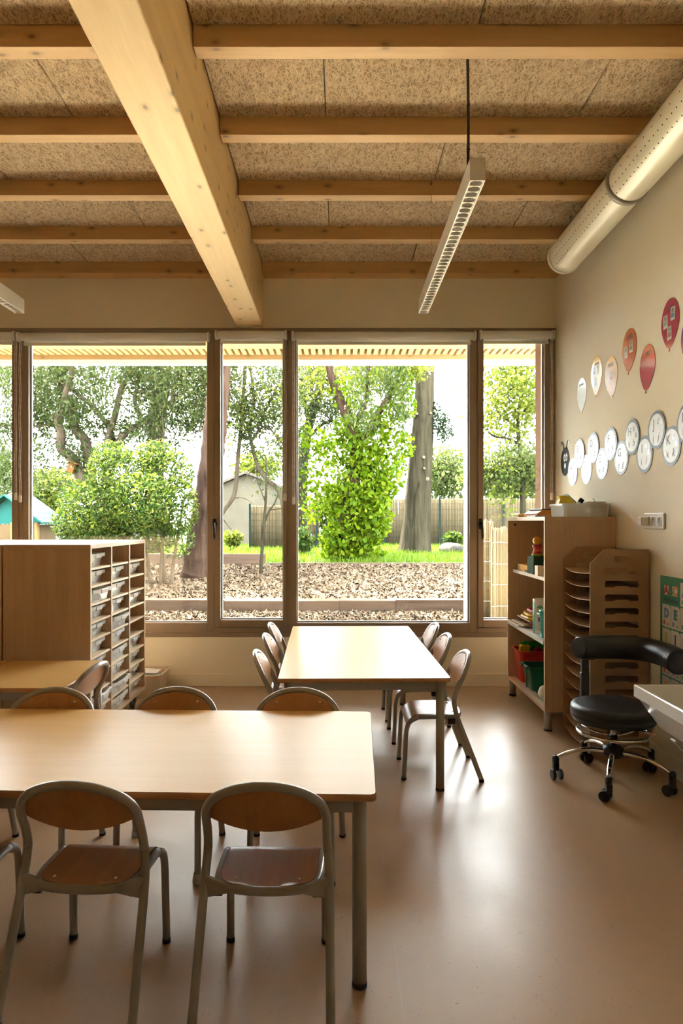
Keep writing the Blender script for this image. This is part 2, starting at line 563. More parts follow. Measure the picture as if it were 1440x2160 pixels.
S('wall_right', MB().box(XR, XR + 0.2, YB - 0.2, YW + 0.25, 0, 3.4), M['wall'])
S('wall_left', MB().box(XL - 0.2, XL, YB - 0.2, YW + 0.25, 0, 3.4), M['wall'])
S('wall_behind', MB().box(XL, XR, YB - 0.2, YB, 0, 3.4), wood('bounce_damping_dark_wood', (0.16, 0.09, 0.045), (0.24, 0.145, 0.075), 'z', 40, 0.6))  # unseen wall, made dark to cut light bouncing back onto the near floor
WZ0, WZ1 = 0.40, 2.705
wf = S('wall_front', MB().box(XL, -4.983, YW, YW + 0.25, WZ0, WZ1).box(XL, XR, YW, YW + 0.25, 0, WZ0).box(XL, XR, YW, YW + 0.25, WZ1, 3.4), M['wall'])
S('baseboard_front', MB().box(XL, XR, YW - 0.012, YW, 0, 0.095, 0.003), M['wall'])
S('baseboard_right', MB().box(XR - 0.012, XR, YB, YW - 0.012, 0, 0.095, 0.003), M['wall'])

# ceiling: slab, main beam, joists, wood-wool boards
ce = S('ceiling', MB().box(XL, XR, YB, YW, 3.22, 3.4), colour('dark_ceiling_void', (0.10, 0.07, 0.05)))
BX0, BX1 = -0.766, -0.568
MB().box(BX0, BX1, YB, YW - 0.001, 2.72, 3.215, 0.004, 1).build('main_beam', M['beam'], ce)
jd = 0.611; jw = 0.073
joists = [2.688 + jd * k for k in range(-12, 5)]
for j in joists:
    j1 = min(j + jw, YW) if j < 5.0 else YW
    MB().box(BX1 + 0.005, XR, j, j1, ZJ, 3.215, 0.002, 1).build('joist', M['joist'], ce)
    MB().box(XL, BX0 - 0.005, j, j1, ZJ, 3.215, 0.002, 1).build('joist', M['joist'], ce)
for i, j in enumerate(joists):
    y0 = (joists[i - 1] + jw + 0.002) if i > 0 else YB
    y1 = j - 0.002
    off = 1.14 if (i % 2 == 1) else 0.545
    xs = sorted([off + 1.2 * n for n in range(-8, 3)])
    for (a, b) in ((BX1 + 0.003, XR), (XL, BX0 - 0.003)):
        cuts = [a] + [x for x in xs if a + 0.02 < x < b - 0.02] + [b]
        for c0, c1 in zip(cuts[:-1], cuts[1:]):
            MB().box(c0 + 0.002, c1 - 0.002, y0, y1, ZC, ZC + 0.035, 0.004, 1).build('ceiling_board', M['panel'], ce)

# ------------------------------------------------------------------ windows
YF0, YF1 = 5.262, 5.335          # frame front and back
YG = 5.305
def wx(px): return (px - VX) * YF0 / F
def wz(py): return CZ - (py - VY) * YF0 / F
Z_TOPGLASS = wz(706)
def glazed(n, px0, px1, gx0, gx1, zb, sash=None, handle=None):
    """one window bay: frame px0..px1, glass gx0..gx1; sash = px limits of an opening light"""
    x0, x1, g0, g1 = wx(px0), wx(px1), wx(gx0), wx(gx1)
    zg1 = Z_TOPGLASS
    cx = (x0 + x1) / 2
    root = bpy.data.objects.new('window_%d' % n, None); COL.objects.link(root)
    root.location = (cx, YF0, WZ0); root['kind'] = 'structure'
    fm = MB()
    if sash is None:
        for b in ((x0, g0, WZ0, WZ1), (g1, x1, WZ0, WZ1), (g0, g1, WZ0, zb), (g0, g1, zg1, WZ1)):
            fm.box(b[0], b[1], YF0, YF1, b[2], b[3], 0.002, 1)
        fm.build('outer_frame', M['frame'], root, w=True)
        par = root
    else:
        s0, s1 = wx(sash[0]), wx(sash[1])
        sb = wz(1323.5)
        for b in ((x0, s0 - 0.002, WZ0, WZ1), (s1 + 0.002, x1, WZ0, WZ1), (s0 - 0.002, s1 + 0.002, WZ0, sb - 0.003), (s0 - 0.002, s1 + 0.002, zg1 + 0.03, WZ1)):
            fm.box(b[0], b[1], YF0, YF1, b[2], b[3], 0.002, 1)
        fm.build('outer_frame', M['frame'], root, w=True)
        sm = MB()
        for b in ((s0, g0, sb, zg1 + 0.028), (g1, s1, sb, zg1 + 0.028), (g0, g1, sb, zb), (g0, g1, zg1, zg1 + 0.028)):
            sm.box(b[0], b[1], YF0 - 0.010, YF1 - 0.004, b[2], b[3], 0.003, 1)
        par = sm.build('sash', M['frame'], root, w=True)
    t = 0.010
    bd = MB()
    for b in ((g0, g0 + t, zb, zg1), (g1 - t, g1, zb, zg1), (g0 + t, g1 - t, zb, zb + t), (g0 + t, g1 - t, zg1 - t, zg1)):
        bd.box(b[0], b[1], YG - 0.006, YG + 0.010, b[2], b[3])
    bd.build('glazing_bead', M['bead'], root, w=True)
    MB().box(g0 + 0.002, g1 - 0.002, YG - 0.001, YG + 0.001, zb + 0.002, zg1 - 0.002).build('pane', M['glass'], root, w=True)
    if handle:
        hx, hz = wx(handle[0]), wz(handle[1])
        y = YF0 - 0.010
        h = MB()
        h.tube([(hx, y + 0.001, hz + 0.0), (hx, y - 0.012, hz + 0.0)], 0.021, 14)
        h.box(hx - 0.014, hx + 0.014, y - 0.012, y + 0.001, hz - 0.04, hz + 0.04, 0.006, 2)
        h.tube([(hx, y - 0.006, hz), (hx, y - 0.045, hz)], 0.011, 10)
        h.tube(catmull([(hx, y - 0.045, hz + 0.012), (hx + 0.003, y - 0.050, hz - 0.03), (hx + 0.006, y - 0.048, hz - 0.08), (hx + 0.006, y - 0.044, hz - 0.118)], 4), [0.011] * 6 + [0.010] * 4 + [0.009, 0.007, 0.004], 10)
        h.build('window_handle', M['black_pl'], root, w=True)
    return root

zb_fix, zb_sash = wz(1314), wz(1307.5)
glazed(1, 48, 451, 60, 437, zb_fix)
glazed(2, 451, 608, 465, 597.5, zb_sash, sash=(453, 604), handle=(453, 1105))
glazed(3, 608, 1005, 625, 990, zb_fix)
glazed(4, 1005, 1171, 1019, 1148, zb_sash, sash=(1007.5, 1162), handle=(1012.5, 1105))
glazed(5, -110, 48, -97, 26, zb_sash, sash=(-107, 38))
glazed(6, -510, -110, -496, -124, zb_fix)
glazed(7, -670, -510, -655, -524, zb_sash, sash=(-667, -513))  # the last two bays are out of view, added to let in more light
# the sill rail under the frames
tr1 = S('trim_1', MB().box(XL, XR, YW - 0.006, YF0 + 0.0, WZ0 - 0.028, WZ0 + 0.004, 0.002, 1), M['frame'])
tr2 = S('trim_2', MB().box(XL, XR, YW - 0.004, YF0, WZ1 - 0.012, WZ1 + 0.010, 0.002, 1), M['frame'])

# ------------------------------------------------------------------ roller blinds
def blind(px0, px1, cpx, cpy, label, py0=700, on_sash=False):
    Yb = 5.205
    k = Yb / F
    x0, x1 = (px0 - VX) * k, (px1 - VX) * k
    z1 = CZ - (py0 - VY) * k
    rr = 0.030
    zc = z1 - rr - 0.004
    root = thing('roller_blind', label, 'blind', ((x0 + x1) / 2, Yb + 0.02, zc), group='roller blinds over the windows')
    MB().tube([(x0 + 0.016, Yb, zc), (x1 - 0.016, Yb, zc)], rr, 24).build('fabric_roll', M['blind'], root, w=True)
    for xa, xb in ((x0, x0 + 0.014), (x1 - 0.014, x1)):
        m = MB()
        m.tube([(xa, Yb, zc), (xb, Yb, zc)], rr + 0.007, 20)
        m.box(xa, xb, Yb, YF0 - (0.0098 if on_sash else 0.0), zc - 0.012, zc + rr + 0.005, 0.002, 1)
        m.build('end_bracket', M['white_pl'], root, w=True)
    fx0, fx1 = x0 + 0.035, x1 - 0.035
    zf = zc - rr - 0.024
    MB().box(fx0, fx1, Yb + rr - 0.003, Yb + rr - 0.001, zf, zc).build('hanging_fabric', M['blind'], root, w=True)
    MB().box(fx0 - 0.004, fx1 + 0.004, Yb + rr - 0.008, Yb + rr + 0.004, zf - 0.006, zf + 0.016, 0.003, 2).build('bottom_bar', M['white_pl'], root, w=True)
    if cpx:
        cx = (cpx - VX) * k
        cz = CZ - (cpy - VY) * k
        m = MB()
        n = 44
        for sx in (-0.006, 0.006):
            m.tube([(cx + sx, Yb + 0.005 * math.sin(q * 0.5), zc - (zc - cz - 0.03) * q / n) for q in range(n + 1)], [0.0024 if q % 2 else 0.0016 for q in range(n + 1)], 6)
        m.build('pull_chain', M['white_pl'], root, w=True)
        MB().box(cx - 0.011, cx + 0.011, Yb - 0.006, Yb + 0.008, cz, cz + 0.055, 0.005, 2).build('chain_weight', M['white_pl'], root, w=True)
blind(-115, 33, 33, 1055, 'white roller blind over the narrow opening window by the playhouse view', 699, True)
blind(38, 441, 42, 1060, 'wide white roller blind above the tray cabinets', 701)
blind(454, 605, 601, 1057, 'narrow white roller blind under the end of the main ceiling beam', 697, True)
blind(615, 1003, 619, 1064, 'wide white roller blind above the window-side table', 699)
blind(1011, 1168, 1163.5, 1055, 'narrow white roller blind in the corner beside the caterpillar wall', 697, True)


# ------------------------------------------------------------------ air duct along the right wall
DX, DZ, DR = 1.465, 2.961, 0.104
dt = thing('ventilation_duct', 'cream round ventilation duct with rows of small holes under the joists', 'duct', (DX, 3.9, DZ - DR))
MB().tube([(DX, YB + 0.2 + 0.1 * q, DZ) for q in range(int((4.48 - YB - 0.2) / 0.1) + 1)] + [(DX, 4.485, DZ)], DR, 48).build('pipe', M['duct'], dt, w=True)
MB().lathe([(0.0, 0.018), (DR * 0.9, 0.018), (DR + 0.004, 0.010), (DR + 0.006, -0.004), (DR + 0.004, -0.020), (DR, -0.022)], (DX, 4.487, DZ), 48, 'y').build('end_cap', M['duct'], dt, w=True)
for yy in (3.5, 1.0):
    MB().lathe([(DR, -0.022), (DR + 0.007, -0.018), (DR + 0.008, 0.0), (DR + 0.007, 0.018), (DR, 0.022)], (DX, yy, DZ), 48, 'y').build('joint_ring', M['duct_dark'], dt, w=True)
hm = MB()
for ang, pit in ((180, 0.082), (202, 0.041), (224, 0.041)):
    a = math.radians(ang)
    n = Vector((math.cos(a), 0, math.sin(a)))
    y = 4.40
    while y > 1.6:
        if abs(y - 3.5) > 0.03:
            c = Vector((DX, y, DZ)) + n * DR
            hm.tube([c - n * 0.003, c + n * 0.0004], 0.0038, 8)
        y -= pit
hm.build('air_holes', M['black_pl'], dt, w=True, kind='stuff')
for yy in (4.36, 2.9):
    MB().tube([(DX, yy, DZ + DR - 0.003), (DX, yy, 3.10 if yy < 3 else 3.173)], 0.004, 8).build('hanger_rod', M['duct_dark'], dt, w=True)

cz0 = P(1219, 437, 4.2)
MB().tube([(cz0.x + 0.026 * math.cos(a), 4.2 + 0.004 * math.sin(3 * a), ZC - 0.028 + 0.026 * math.sin(a)) for a in [2 * math.pi * q / 24 for q in range(40)]], 0.0018, 6).build('wire_coil', M['duct_dark'], None, loc=(cz0.x, 4.2, ZC - 0.002))
tag(bpy.data.objects['wire_coil'], 'small coil of grey wire hanging from the ceiling beside the duct', 'wire')

# ------------------------------------------------------------------ linear luminaires
def luminaire(x0, label, cable):
    W, H, y0, y1, z0 = 0.060, 0.089, 2.70, 4.42, 2.576
    x1 = x0 + W
    r = thing('pendant_luminaire', label, 'lamp', (x0 + W / 2, (y0 + y1) / 2, z0), group='linear pendant luminaires')
    m = MB()
    m.box(x0, x0 + 0.004, y0, y1, z0, z0 + H); m.box(x1 - 0.004, x1, y0, y1, z0, z0 + H)
    m.box(x0 + 0.004, x1 - 0.004, y0, y1, z0 + 0.03, z0 + H)
    m.box(x0 + 0.004, x1 - 0.004, y0, y0 + 0.003, z0, z0 + 0.03); m.box(x0 + 0.004, x1 - 0.004, y1 - 0.003, y1, z0, z0 + 0.03)
    m.build('housing', M['lum'], r, w=True)
    n = 36
    pit = (y1 - y0 - 0.012) / n
    proto = None
    for q in range(n):
        yc = y0 + 0.006 + pit * (q + 0.5)
        if proto is None:
            c = MB()
            seg = 24
            rx, ry = 0.0245, pit * 0.44
            prof = [(1.0, 0.004), (0.86, 0.016), (0.62, 0.024), (0.3, 0.028)]
            vs_ = []; fs_ = []
            # rim plate between the square cell and the round cup
            hx, hy = W / 2 - 0.0045, pit / 2
            for k in range(seg):
                a = 2 * math.pi * k / seg
                ca, sa = math.cos(a), math.sin(a)
                s_ = min(hx / abs(ca) if abs(ca) > 1e-6 else 9, hy / abs(sa) if abs(sa) > 1e-6 else 9)
                vs_.append((ca * s_, sa * s_, 0.004))
            for (f_, z_) in prof:
                for k in range(seg):
                    a = 2 * math.pi * k / seg
                    vs_.append((rx * f_ * math.cos(a), ry * f_ * math.sin(a), z_))
            vs_.append((0, 0, 0.029))
            for i in range(len(prof)):
                for k in range(seg):
                    k2 = (k + 1) % seg
                    fs_.append((i * seg + k, i * seg + k2, (i + 1) * seg + k2, (i + 1) * seg + k))
            last = len(prof) * seg
            for k in range(seg): fs_.append((last + k, last + (k + 1) % seg, len(vs_) - 1))
            c.add(vs_, fs_, True)
            proto = c.build('reflector_cell', M['lum_cell'], r)
            me = proto.data
            o = proto
        else:
            o = bpy.data.objects.new('reflector_cell', me); COL.objects.link(o); o.parent = r
        o.location = (0, yc - (y0 + y1) / 2, 0.0)
    if cable:
        xc = x0 + W / 2
        MB().tube(catmull([(xc - 0.006, 2.88, ZC + 0.004), (xc - 0.002, 2.89, 3.05), (xc + 0.001, 2.90, 2.9), (xc, 2.90, 2.76), (xc - 0.002, 2.90, z0 + H - 0.002)], 6), 0.0062, 10).build('power_cable', M['black_pl'], r, w=True)
        for zz in (2.99, 2.80):
            MB().tube([(xc, 2.895, zz - 0.004), (xc, 2.895, zz + 0.004)], 0.0078, 10).build('cable_tie', M['black_pl'], r, w=True)
    xw = x0 + 0.012
    MB().tube([(xw, 3.905, z0 + H - 0.002), (xw, 3.905, 3.165)], 0.0009, 6).build('suspension_wire', M['duct_dark'], r, w=True)
    MB().tube([(xw, 3.905, 3.145), (xw, 3.905, 3.172)], 0.006, 8).build('wire_clip', M['duct_dark'], r, w=True)
luminaire(0.514, 'white linear pendant luminaire on a black cable over the window-side table', True)
luminaire(-2.063, 'white linear pendant luminaire hanging on the cabinet side of the main beam', False)
# ------------------------------------------------------------------ tables
def table(loc, rz, L, Wd, label, H=0.53, rleg=0.0195, group=None):
    t = thing('school_table', label, 'table', (loc[0], loc[1], 0), rz, group)
    hl, hw = L / 2, Wd / 2
    def rr(h1, h2, r, n=5):
        out = []
        for cx, cy, a0 in ((h1 - r, h2 - r, 0), (-h1 + r, h2 - r, 90), (-h1 + r, -h2 + r, 180), (h1 - r, -h2 + r, 270)):
            for q in range(n + 1):
                a = math.radians(a0 + 90 * q / n)
                out.append((cx + r * math.cos(a), cy + r * math.sin(a)))
        return out
    th = 0.020
    # solid wood edge with a rounded profile around a core
    prof = [(-0.006, H - 0.0008), (-0.0015, H - 0.002), (0.0, H - 0.007), (0.0, H - th + 0.006), (-0.002, H - th + 0.001), (-0.008, H - th)]
    m = MB()
    rings = [[(x, y, z) for (x, y) in rr(hl + d, hw + d, 0.018 + d)] for d, z in prof]
    n = len(rings[0])
    vs_ = [v for rg in rings for v in rg]
    m.add(vs_, [(i * n + k, i * n + (k + 1) % n, (i + 1) * n + (k + 1) % n, (i + 1) * n + k) for i in range(len(rings) - 1) for k in range(n)], True)
    m.add(rings[-1], [tuple(range(n))])
    m.add(rings[0], [tuple(range(n))])
    m.build('edge_band', M['top_edge'], t)
    MB().prism(rr(hl - 0.003, hw - 0.003, 0.016), H - 0.002, H, 'z').build('table_top', M['top'], t)
    ix, iy = hl - 0.045, hw - 0.045
    ah0, ah1 = H - th - 0.042, H - th - 0.0005
    for s in (-1, 1):
        MB().box(-ix, ix, s * iy - 0.012, s * iy + 0.012, ah0, ah1, 0.003, 1).build('apron', M['grey'], t)
        MB().box(s * ix - 0.012, s * ix + 0.012, -iy + 0.012, iy - 0.012, ah0, ah1, 0.003, 1).build('apron', M['grey'], t)
    for sx in (-1, 1):
        for sy in (-1, 1):
            lg = MB().cyl((sx * ix, sy * iy), rleg, 0.010, H - th - 0.0005, 24).build('leg', M['grey'], t)
            MB().cyl((sx * ix, sy * iy), rleg + 0.001, 0.0, 0.013, 24).build('foot_cap', M['black_pl'], lg)
    return t

a1 = math.radians(-1.6)
# front table: right edge runs (0.101,1.813) to (0.1235,2.606)
table((0.112 - 0.8 * math.cos(a1) , 2.21 - 0.8 * math.sin(a1) ), a1, 1.6, 0.80, 'beech school table with two chairs seen from behind, set crosswise')
a2 = math.radians(90 + 1.27)
table((0.103, 3.952), a2, 1.59, 0.795, 'beech school table with three chairs along each side, end towards the window')
table((-1.435, 3.27), math.radians(90), 0.60, 0.51, 'small beech table pushed against the tray cabinet end panel')
table((-1.955, 3.27), math.radians(90), 0.60, 0.51, 'small beech table beside the other small table, away from the chair')

# ------------------------------------------------------------------ school chairs
def make_chair():
    t = thing('school_chair', 'chair', 'chair')
    rt = 0.0118
    ykn, zkn = -0.057, 0.395
    def yb(z): return ykn - (z - zkn) / 0.195 * 0.082
    full = [(-0.170, -0.186, 0.008), (-0.1665, -0.130, 0.155), (-0.163, -0.074, 0.300), (-0.159, -0.058, 0.365), (-0.156, -0.060, 0.405), (-0.1545, yb(0.45) + 0.004, 0.45)]
    left = catmull(full, 5)
    arch = []
    for q in range(0, 25):
        a = math.pi * q / 24
        x = -0.1545 * math.cos(a); z = 0.488 + 0.0995 * (math.sin(a) ** 0.92)
        arch.append(Vector((x, yb(z) - 0.014 * (1 - (x / 0.1545) ** 2), z)))
    k = 18                                     # the leg ends a little above the seat
    mir = lambda ps: [Vector((-p.x, p.y, p.z)) for p in ps]
    up = left[k:]
    MB().tube(up + arch + mir(up)[::-1], rt, 12).build('back_frame', M['grey'], t)
    for side in (1, -1):
        ps = [Vector((p.x * side, p.y, p.z)) for p in left[:k + 1]]
        lg = MB().tube(ps, rt, 12).build('leg', M['grey'], t)
        MB().cyl((ps[0].x, ps[0].y), rt + 0.0012, 0.0, 0.013, 12).build('foot_cap', M['black_pl'], lg)
        fp = catmull([(-0.141 * side, 0.182, 0.008), (-0.140 * side, 0.176, 0.13), (-0.139 * side, 0.170, 0.235), (-0.138 * side, 0.152, 0.278), (-0.137 * side, 0.112, 0.300)], 6)
        lg = MB().tube(fp, rt - 0.0005, 12).build('leg', M['grey'], t)
        MB().cyl((fp[0].x, fp[0].y), rt + 0.0008, 0.0, 0.013, 12).build('foot_cap', M['black_pl'], lg)
    # seat frame: U tube round the back of the seat
    u = [(-0.137, 0.112, 0.300), (-0.136, 0.04, 0.301), (-0.133, -0.030, 0.301), (-0.118, -0.073, 0.301), (-0.080, -0.093, 0.300), (0.0, -0.100, 0.299)]
    u = u + [(-p[0], p[1], p[2]) for p in u[:-1][::-1]]
    MB().tube(catmull(u, 5), rt - 0.0005, 12).build('seat_frame', M['grey'], t)
    # brackets between rear legs and the U
    for s in (-1, 1):
        m = MB()
        a = [(s * 0.163, -0.074, 0.326), (s * 0.163, -0.074, 0.270), (s * 0.098, -0.088, 0.290), (s * 0.098, -0.088, 0.310)]
        vs_ = [(x, y - 0.007, z) for x, y, z in a] + [(x, y + 0.007, z) for x, y, z in a]
        m.add(vs_, [(0, 1, 2, 3), (7, 6, 5, 4), (0, 4, 5, 1), (1, 5, 6, 2), (2, 6, 7, 3), (3, 7, 4, 0)])
        m.build('bracket', M['grey'], t)
        MB().box(s * 0.130 - 0.012, s * 0.130 + 0.012, -0.066, -0.030, 0.266, 0.292, 0.002, 1).build('stacking_pad', M['black_pl'], t)
    # plywood seat with a rolled front edge
    rows = []
    hw0 = 0.1265
    ys = [0.172, 0.168, 0.160, 0.150, 0.138, 0.122, 0.10, 0.06, 0.0, -0.03, -0.055, -0.073, -0.084, -0.0885]
    def hwid(y):
        if y > -0.03: return hw0
        tt = min(1.0, (-0.03 - y) / 0.0585)
        return hw0 - 0.046 * (1 - math.sqrt(max(0.0, 1 - tt * tt))) - 0.0
    def zs(y):
        if y <= 0.10: return 0.313
        tt = (y - 0.10) / 0.072
        return 0.313 - 0.046 * tt ** 2.2
    nx = 7
    vs_ = []
    for y in ys:
        for i in range(nx):
            u_ = -1 + 2 * i / (nx - 1)
            dip = 0.004 * (1 - u_ * u_) if y < 0.12 else 0.0
            vs_.append((u_ * hwid(y), y - (0.008 * (1 - u_ * u_) if y < -0.08 else 0), zs(y) - dip))
    top_n = len(vs_)
    vs_ += [(x, y - (0.004 if y > 0.15 else 0), z - 0.010) for x, y, z in vs_]
    fs_ = []
    for r_ in range(len(ys) - 1):
        for i in range(nx - 1):
            a = r_ * nx + i
            fs_.append((a, a + 1, a + nx + 1, a + nx))
            fs_.append((top_n + a, top_n + a + nx, top_n + a + nx + 1, top_n + a + 1))
    rim = [i for i in range(nx)] + [r_ * nx + nx - 1 for r_ in range(1, len(ys))] + [(len(ys) - 1) * nx + i for i in range(nx - 2, -1, -1)] + [r_ * nx for r_ in range(len(ys) - 2, 0, -1)]
    MB().add(vs_, fs_, True).add(vs_, [(rim[i], rim[(i + 1) % len(rim)], top_n + rim[(i + 1) % len(rim)], top_n + rim[i]) for i in range(len(rim))]).build('seat', M['seat_wood'], t)
    for s in (-1, 1):
        MB().lathe([(0.0, 0.003), (0.003, 0.0025), (0.0048, 0.0)], (s * 0.082, -0.062, 0.3125), 10).build('rivet', M['chrome'], t)
    # curved plywood backrest, lens shaped
    nxx = 17
    front = []; 
    for i in range(nxx):
        u_ = -1 + 2 * i / (nxx - 1)
        x = u_ * 0.1475
        zt = 0.488 + 0.0915 * math.sqrt(max(0, 1 - u_ * u_)) ** 0.92 if abs(u_) < 0.999 else 0.490
        zb = 0.484 - 0.038 * (1 - u_ * u_)
        for q in range(5):
            z = zb + (zt - zb) * q / 4
            front.append((x, yb(z) + 0.0135 - 0.014 * (1 - u_ * u_), z))
    nb = len(front)
    vs_ = front + [(x, y - 0.009, z) for x, y, z in front]
    fs_ = []
    for i in range(nxx - 1):
        for q in range(4):
            a = i * 5 + q
            fs_.append((a, a + 5, a + 6, a + 1)); fs_.append((nb + a, nb + a + 1, nb + a + 6, nb + a + 5))
    rim = [i * 5 for i in range(nxx)] + [(nxx - 1) * 5 + q for q in range(1, 5)] + [i * 5 + 4 for i in range(nxx - 2, -1, -1)] + [q for q in range(3, 0, -1)]
    br = MB().add(vs_, fs_, True).add(vs_, [(rim[i], rim[(i + 1) % len(rim)], nb + rim[(i + 1) % len(rim)], nb + rim[i]) for i in range(len(rim))]).build('backrest', M['chair_wood'], t)
    for s in (-1, 1):
        x = s * 0.084; z = 0.548
        y = yb(z) + 0.0135 - 0.014 * (1 - (x / 0.1475) ** 2)
        MB().lathe([(0.0, 0.003), (0.003, 0.0025), (0.0052, -0.001)], (x, y, z), 10, 'y').build('rivet', M['chrome'], br)
    return t

chair0 = make_chair()
first = [True]
def chair(x, y, deg, label, group=None):
    if first[0]:
        c = chair0; first[0] = False
    else:
        c = copy_tree(chair0)
    c.location = (x, y, 0); c.rotation_euler = (0, 0, math.radians(deg))
    c['label'] = label
    if group: c['group'] = group
    return c
g1, g2, g3 = 'chairs on the room side of the front table', 'chairs on the window side of the front table', 'chairs along the window-side table'
chair(-0.183, 1.870, -1.5, 'school chair with its back to the room, at the aisle end of the front table', g1)
chair(-0.660, 1.878, -3.5, 'school chair with its back to the room, second from the front table aisle end', g1)
chair(-1.090, 1.895, 1.0, 'school chair with its back to the room, third from the front table aisle end', g1)
f3 = chair(-0.158, 2.555, 180 - 1.5, 'school chair facing the room across the front table, nearest the floor aisle', g2)
f2 = chair(-0.628, 2.565, 180 + 1, 'school chair facing the room across the front table, with pale cup feet', g2)
chair(-1.100, 2.560, 180 + 2, 'school chair facing the room across the front table, nearest the small tables', g2)
chair(0.500, 3.485, 90, 'school chair farthest from the window, on the shelf side of the window-side table', g3)
chair(0.490, 4.020, 91.5, 'middle school chair on the shelf side of the window-side table', g3)
chair(0.483, 4.455, 91, 'school chair nearest the window, on the shelf side of the window-side table', g3)
chair(-0.268, 3.500, -88, 'school chair farthest from the window, on the cabinet side of the window-side table', g3)
chair(-0.277, 4.020, -89, 'middle school chair on the cabinet side of the window-side table', g3)
chair(-0.290, 4.455, -89, 'school chair nearest the window, on the cabinet side of the window-side table', g3)
chair(-1.250, 3.212, 83, 'school chair tucked sideways under the small table by the tray cabinet')
# pale cup glides on two legs of one chair
M['glide'] = plain('pale_grey_rubber_cup', (0.50, 0.48, 0.43), 0.6)
legs = [c for c in f2.children if c.name.startswith('leg')]
for i, lg in enumerate(legs):
    p = lg.children[0].data.vertices[0].co
    cx = sum(v.co.x for v in lg.children[0].data.vertices) / len(lg.children[0].data.vertices)
    cy = sum(v.co.y for v in lg.children[0].data.vertices) / len(lg.children[0].data.vertices)
    if i in (1, 2):
        MB().lathe([(0.0, 0.0), (0.0165, 0.0), (0.018, 0.006), (0.0155, 0.030), (0.0135, 0.036)], (cx, cy, 0.0), 14).build('cup_glide', M['glide'], lg)

# ------------------------------------------------------------------ tray cabinets (left)
CX0, CX1, CY0, CY1 = -1.790, -1.324, 3.70, 4.75
CZ0, CZ1 = 0.098, 1.122
def tray_cabinet(x0, x1, label, front_open=True):
    t = thing('tray_cabinet', label, 'cabinet', ((x0 + x1) / 2, (CY0 + CY1) / 2, 0.0), group='tray cabinets standing back to back')
    b = lambda n, *a, mat='beech': MB().box(*a).build(n, M[mat], t, w=True)
    th = 0.019
    b('cabinet_top', x0, x1 + 0.001, CY0, CY1, CZ1 - 0.022, CZ1, 0.0012, 1)
    b('cabinet_bottom', x0, x1, CY0, CY1, CZ0, CZ0 + 0.022)
    for y in (CY0, CY1 - th):
        b('side_panel', x0, x1 - 0.0015, y, y + th, CZ0 + 0.022, CZ1 - 0.022)
    xb = x0 if front_open else x1 - 0.008
    b('back_panel', xb, xb + 0.008, CY0 + th, CY1 - th, CZ0 + 0.022, CZ1 - 0.022)
    for y in (4.049, 4.396):
        b('divider', x0 + 0.008, x1 - 0.0015, y - 0.009, y + 0.009, CZ0 + 0.022, CZ1 - 0.022)
    for sx in (x0 + 0.06, x1 - 0.06):
        for sy in (CY0 + 0.08, CY1 - 0.08):
            m = MB()
            m.tube([(sx - 0.011, sy - 0.01, 0.036), (sx + 0.011, sy - 0.01, 0.036)], 0.036, 18)
            c = m.build('caster', colour('grey_caster_rubber', (0.20, 0.20, 0.20), 0.5), t, w=True)
            MB().box(sx - 0.018, sx + 0.018, sy - 0.03, sy + 0.03, 0.074, CZ0, 0.002, 1).box(sx - 0.018, sx - 0.013, sy - 0.02, sy + 0.02, 0.03, 0.075).box(sx + 0.013, sx + 0.018, sy - 0.02, sy + 0.02, 0.03, 0.075).build('caster_fork', M['black_pl'], t, w=True)
    return t
tc = tray_cabinet(CX0, CX1, 'beech tray cabinet on casters with three columns of clear plastic trays')
tc2 = tray_cabinet(-2.268, -1.798, 'beech cabinet standing behind the tray cabinet, its open side hidden', False)
cols = [(CY0 + 0.019, 4.040), (4.058, 4.387), (4.405, CY1 - 0.019)]
shz = [0.995 - 0.0973 * q for q in range(9)]
for (ya, yb_) in cols:
    for z in shz:
        MB().box(CX0 + 0.010, CX1 - 0.004, ya + 0.001, yb_ - 0.001, z - 0.012, z, 0.0008, 1).build('shelf', M['beech_edge'], tc, w=True)
# pale front edges
for (ya, yb_) in ((CY0, CY0 + 0.019), (4.040, 4.058), (4.387, 4.405), (CY1 - 0.019, CY1)):
    MB().box(CX1 - 0.0015, CX1 + 0.0005, ya, yb_, CZ0 + 0.022, CZ1 - 0.022).build('edge_strip', M['beech_edge'], tc, w=True)
MB().tube([(CX1 - 0.25, CY1 - 0.0195, 1.045), (CX1 - 0.25, CY1 - 0.0170, 1.045)], 0.017, 16).build('cable_hole', M['black_pl'], tc, w=True)

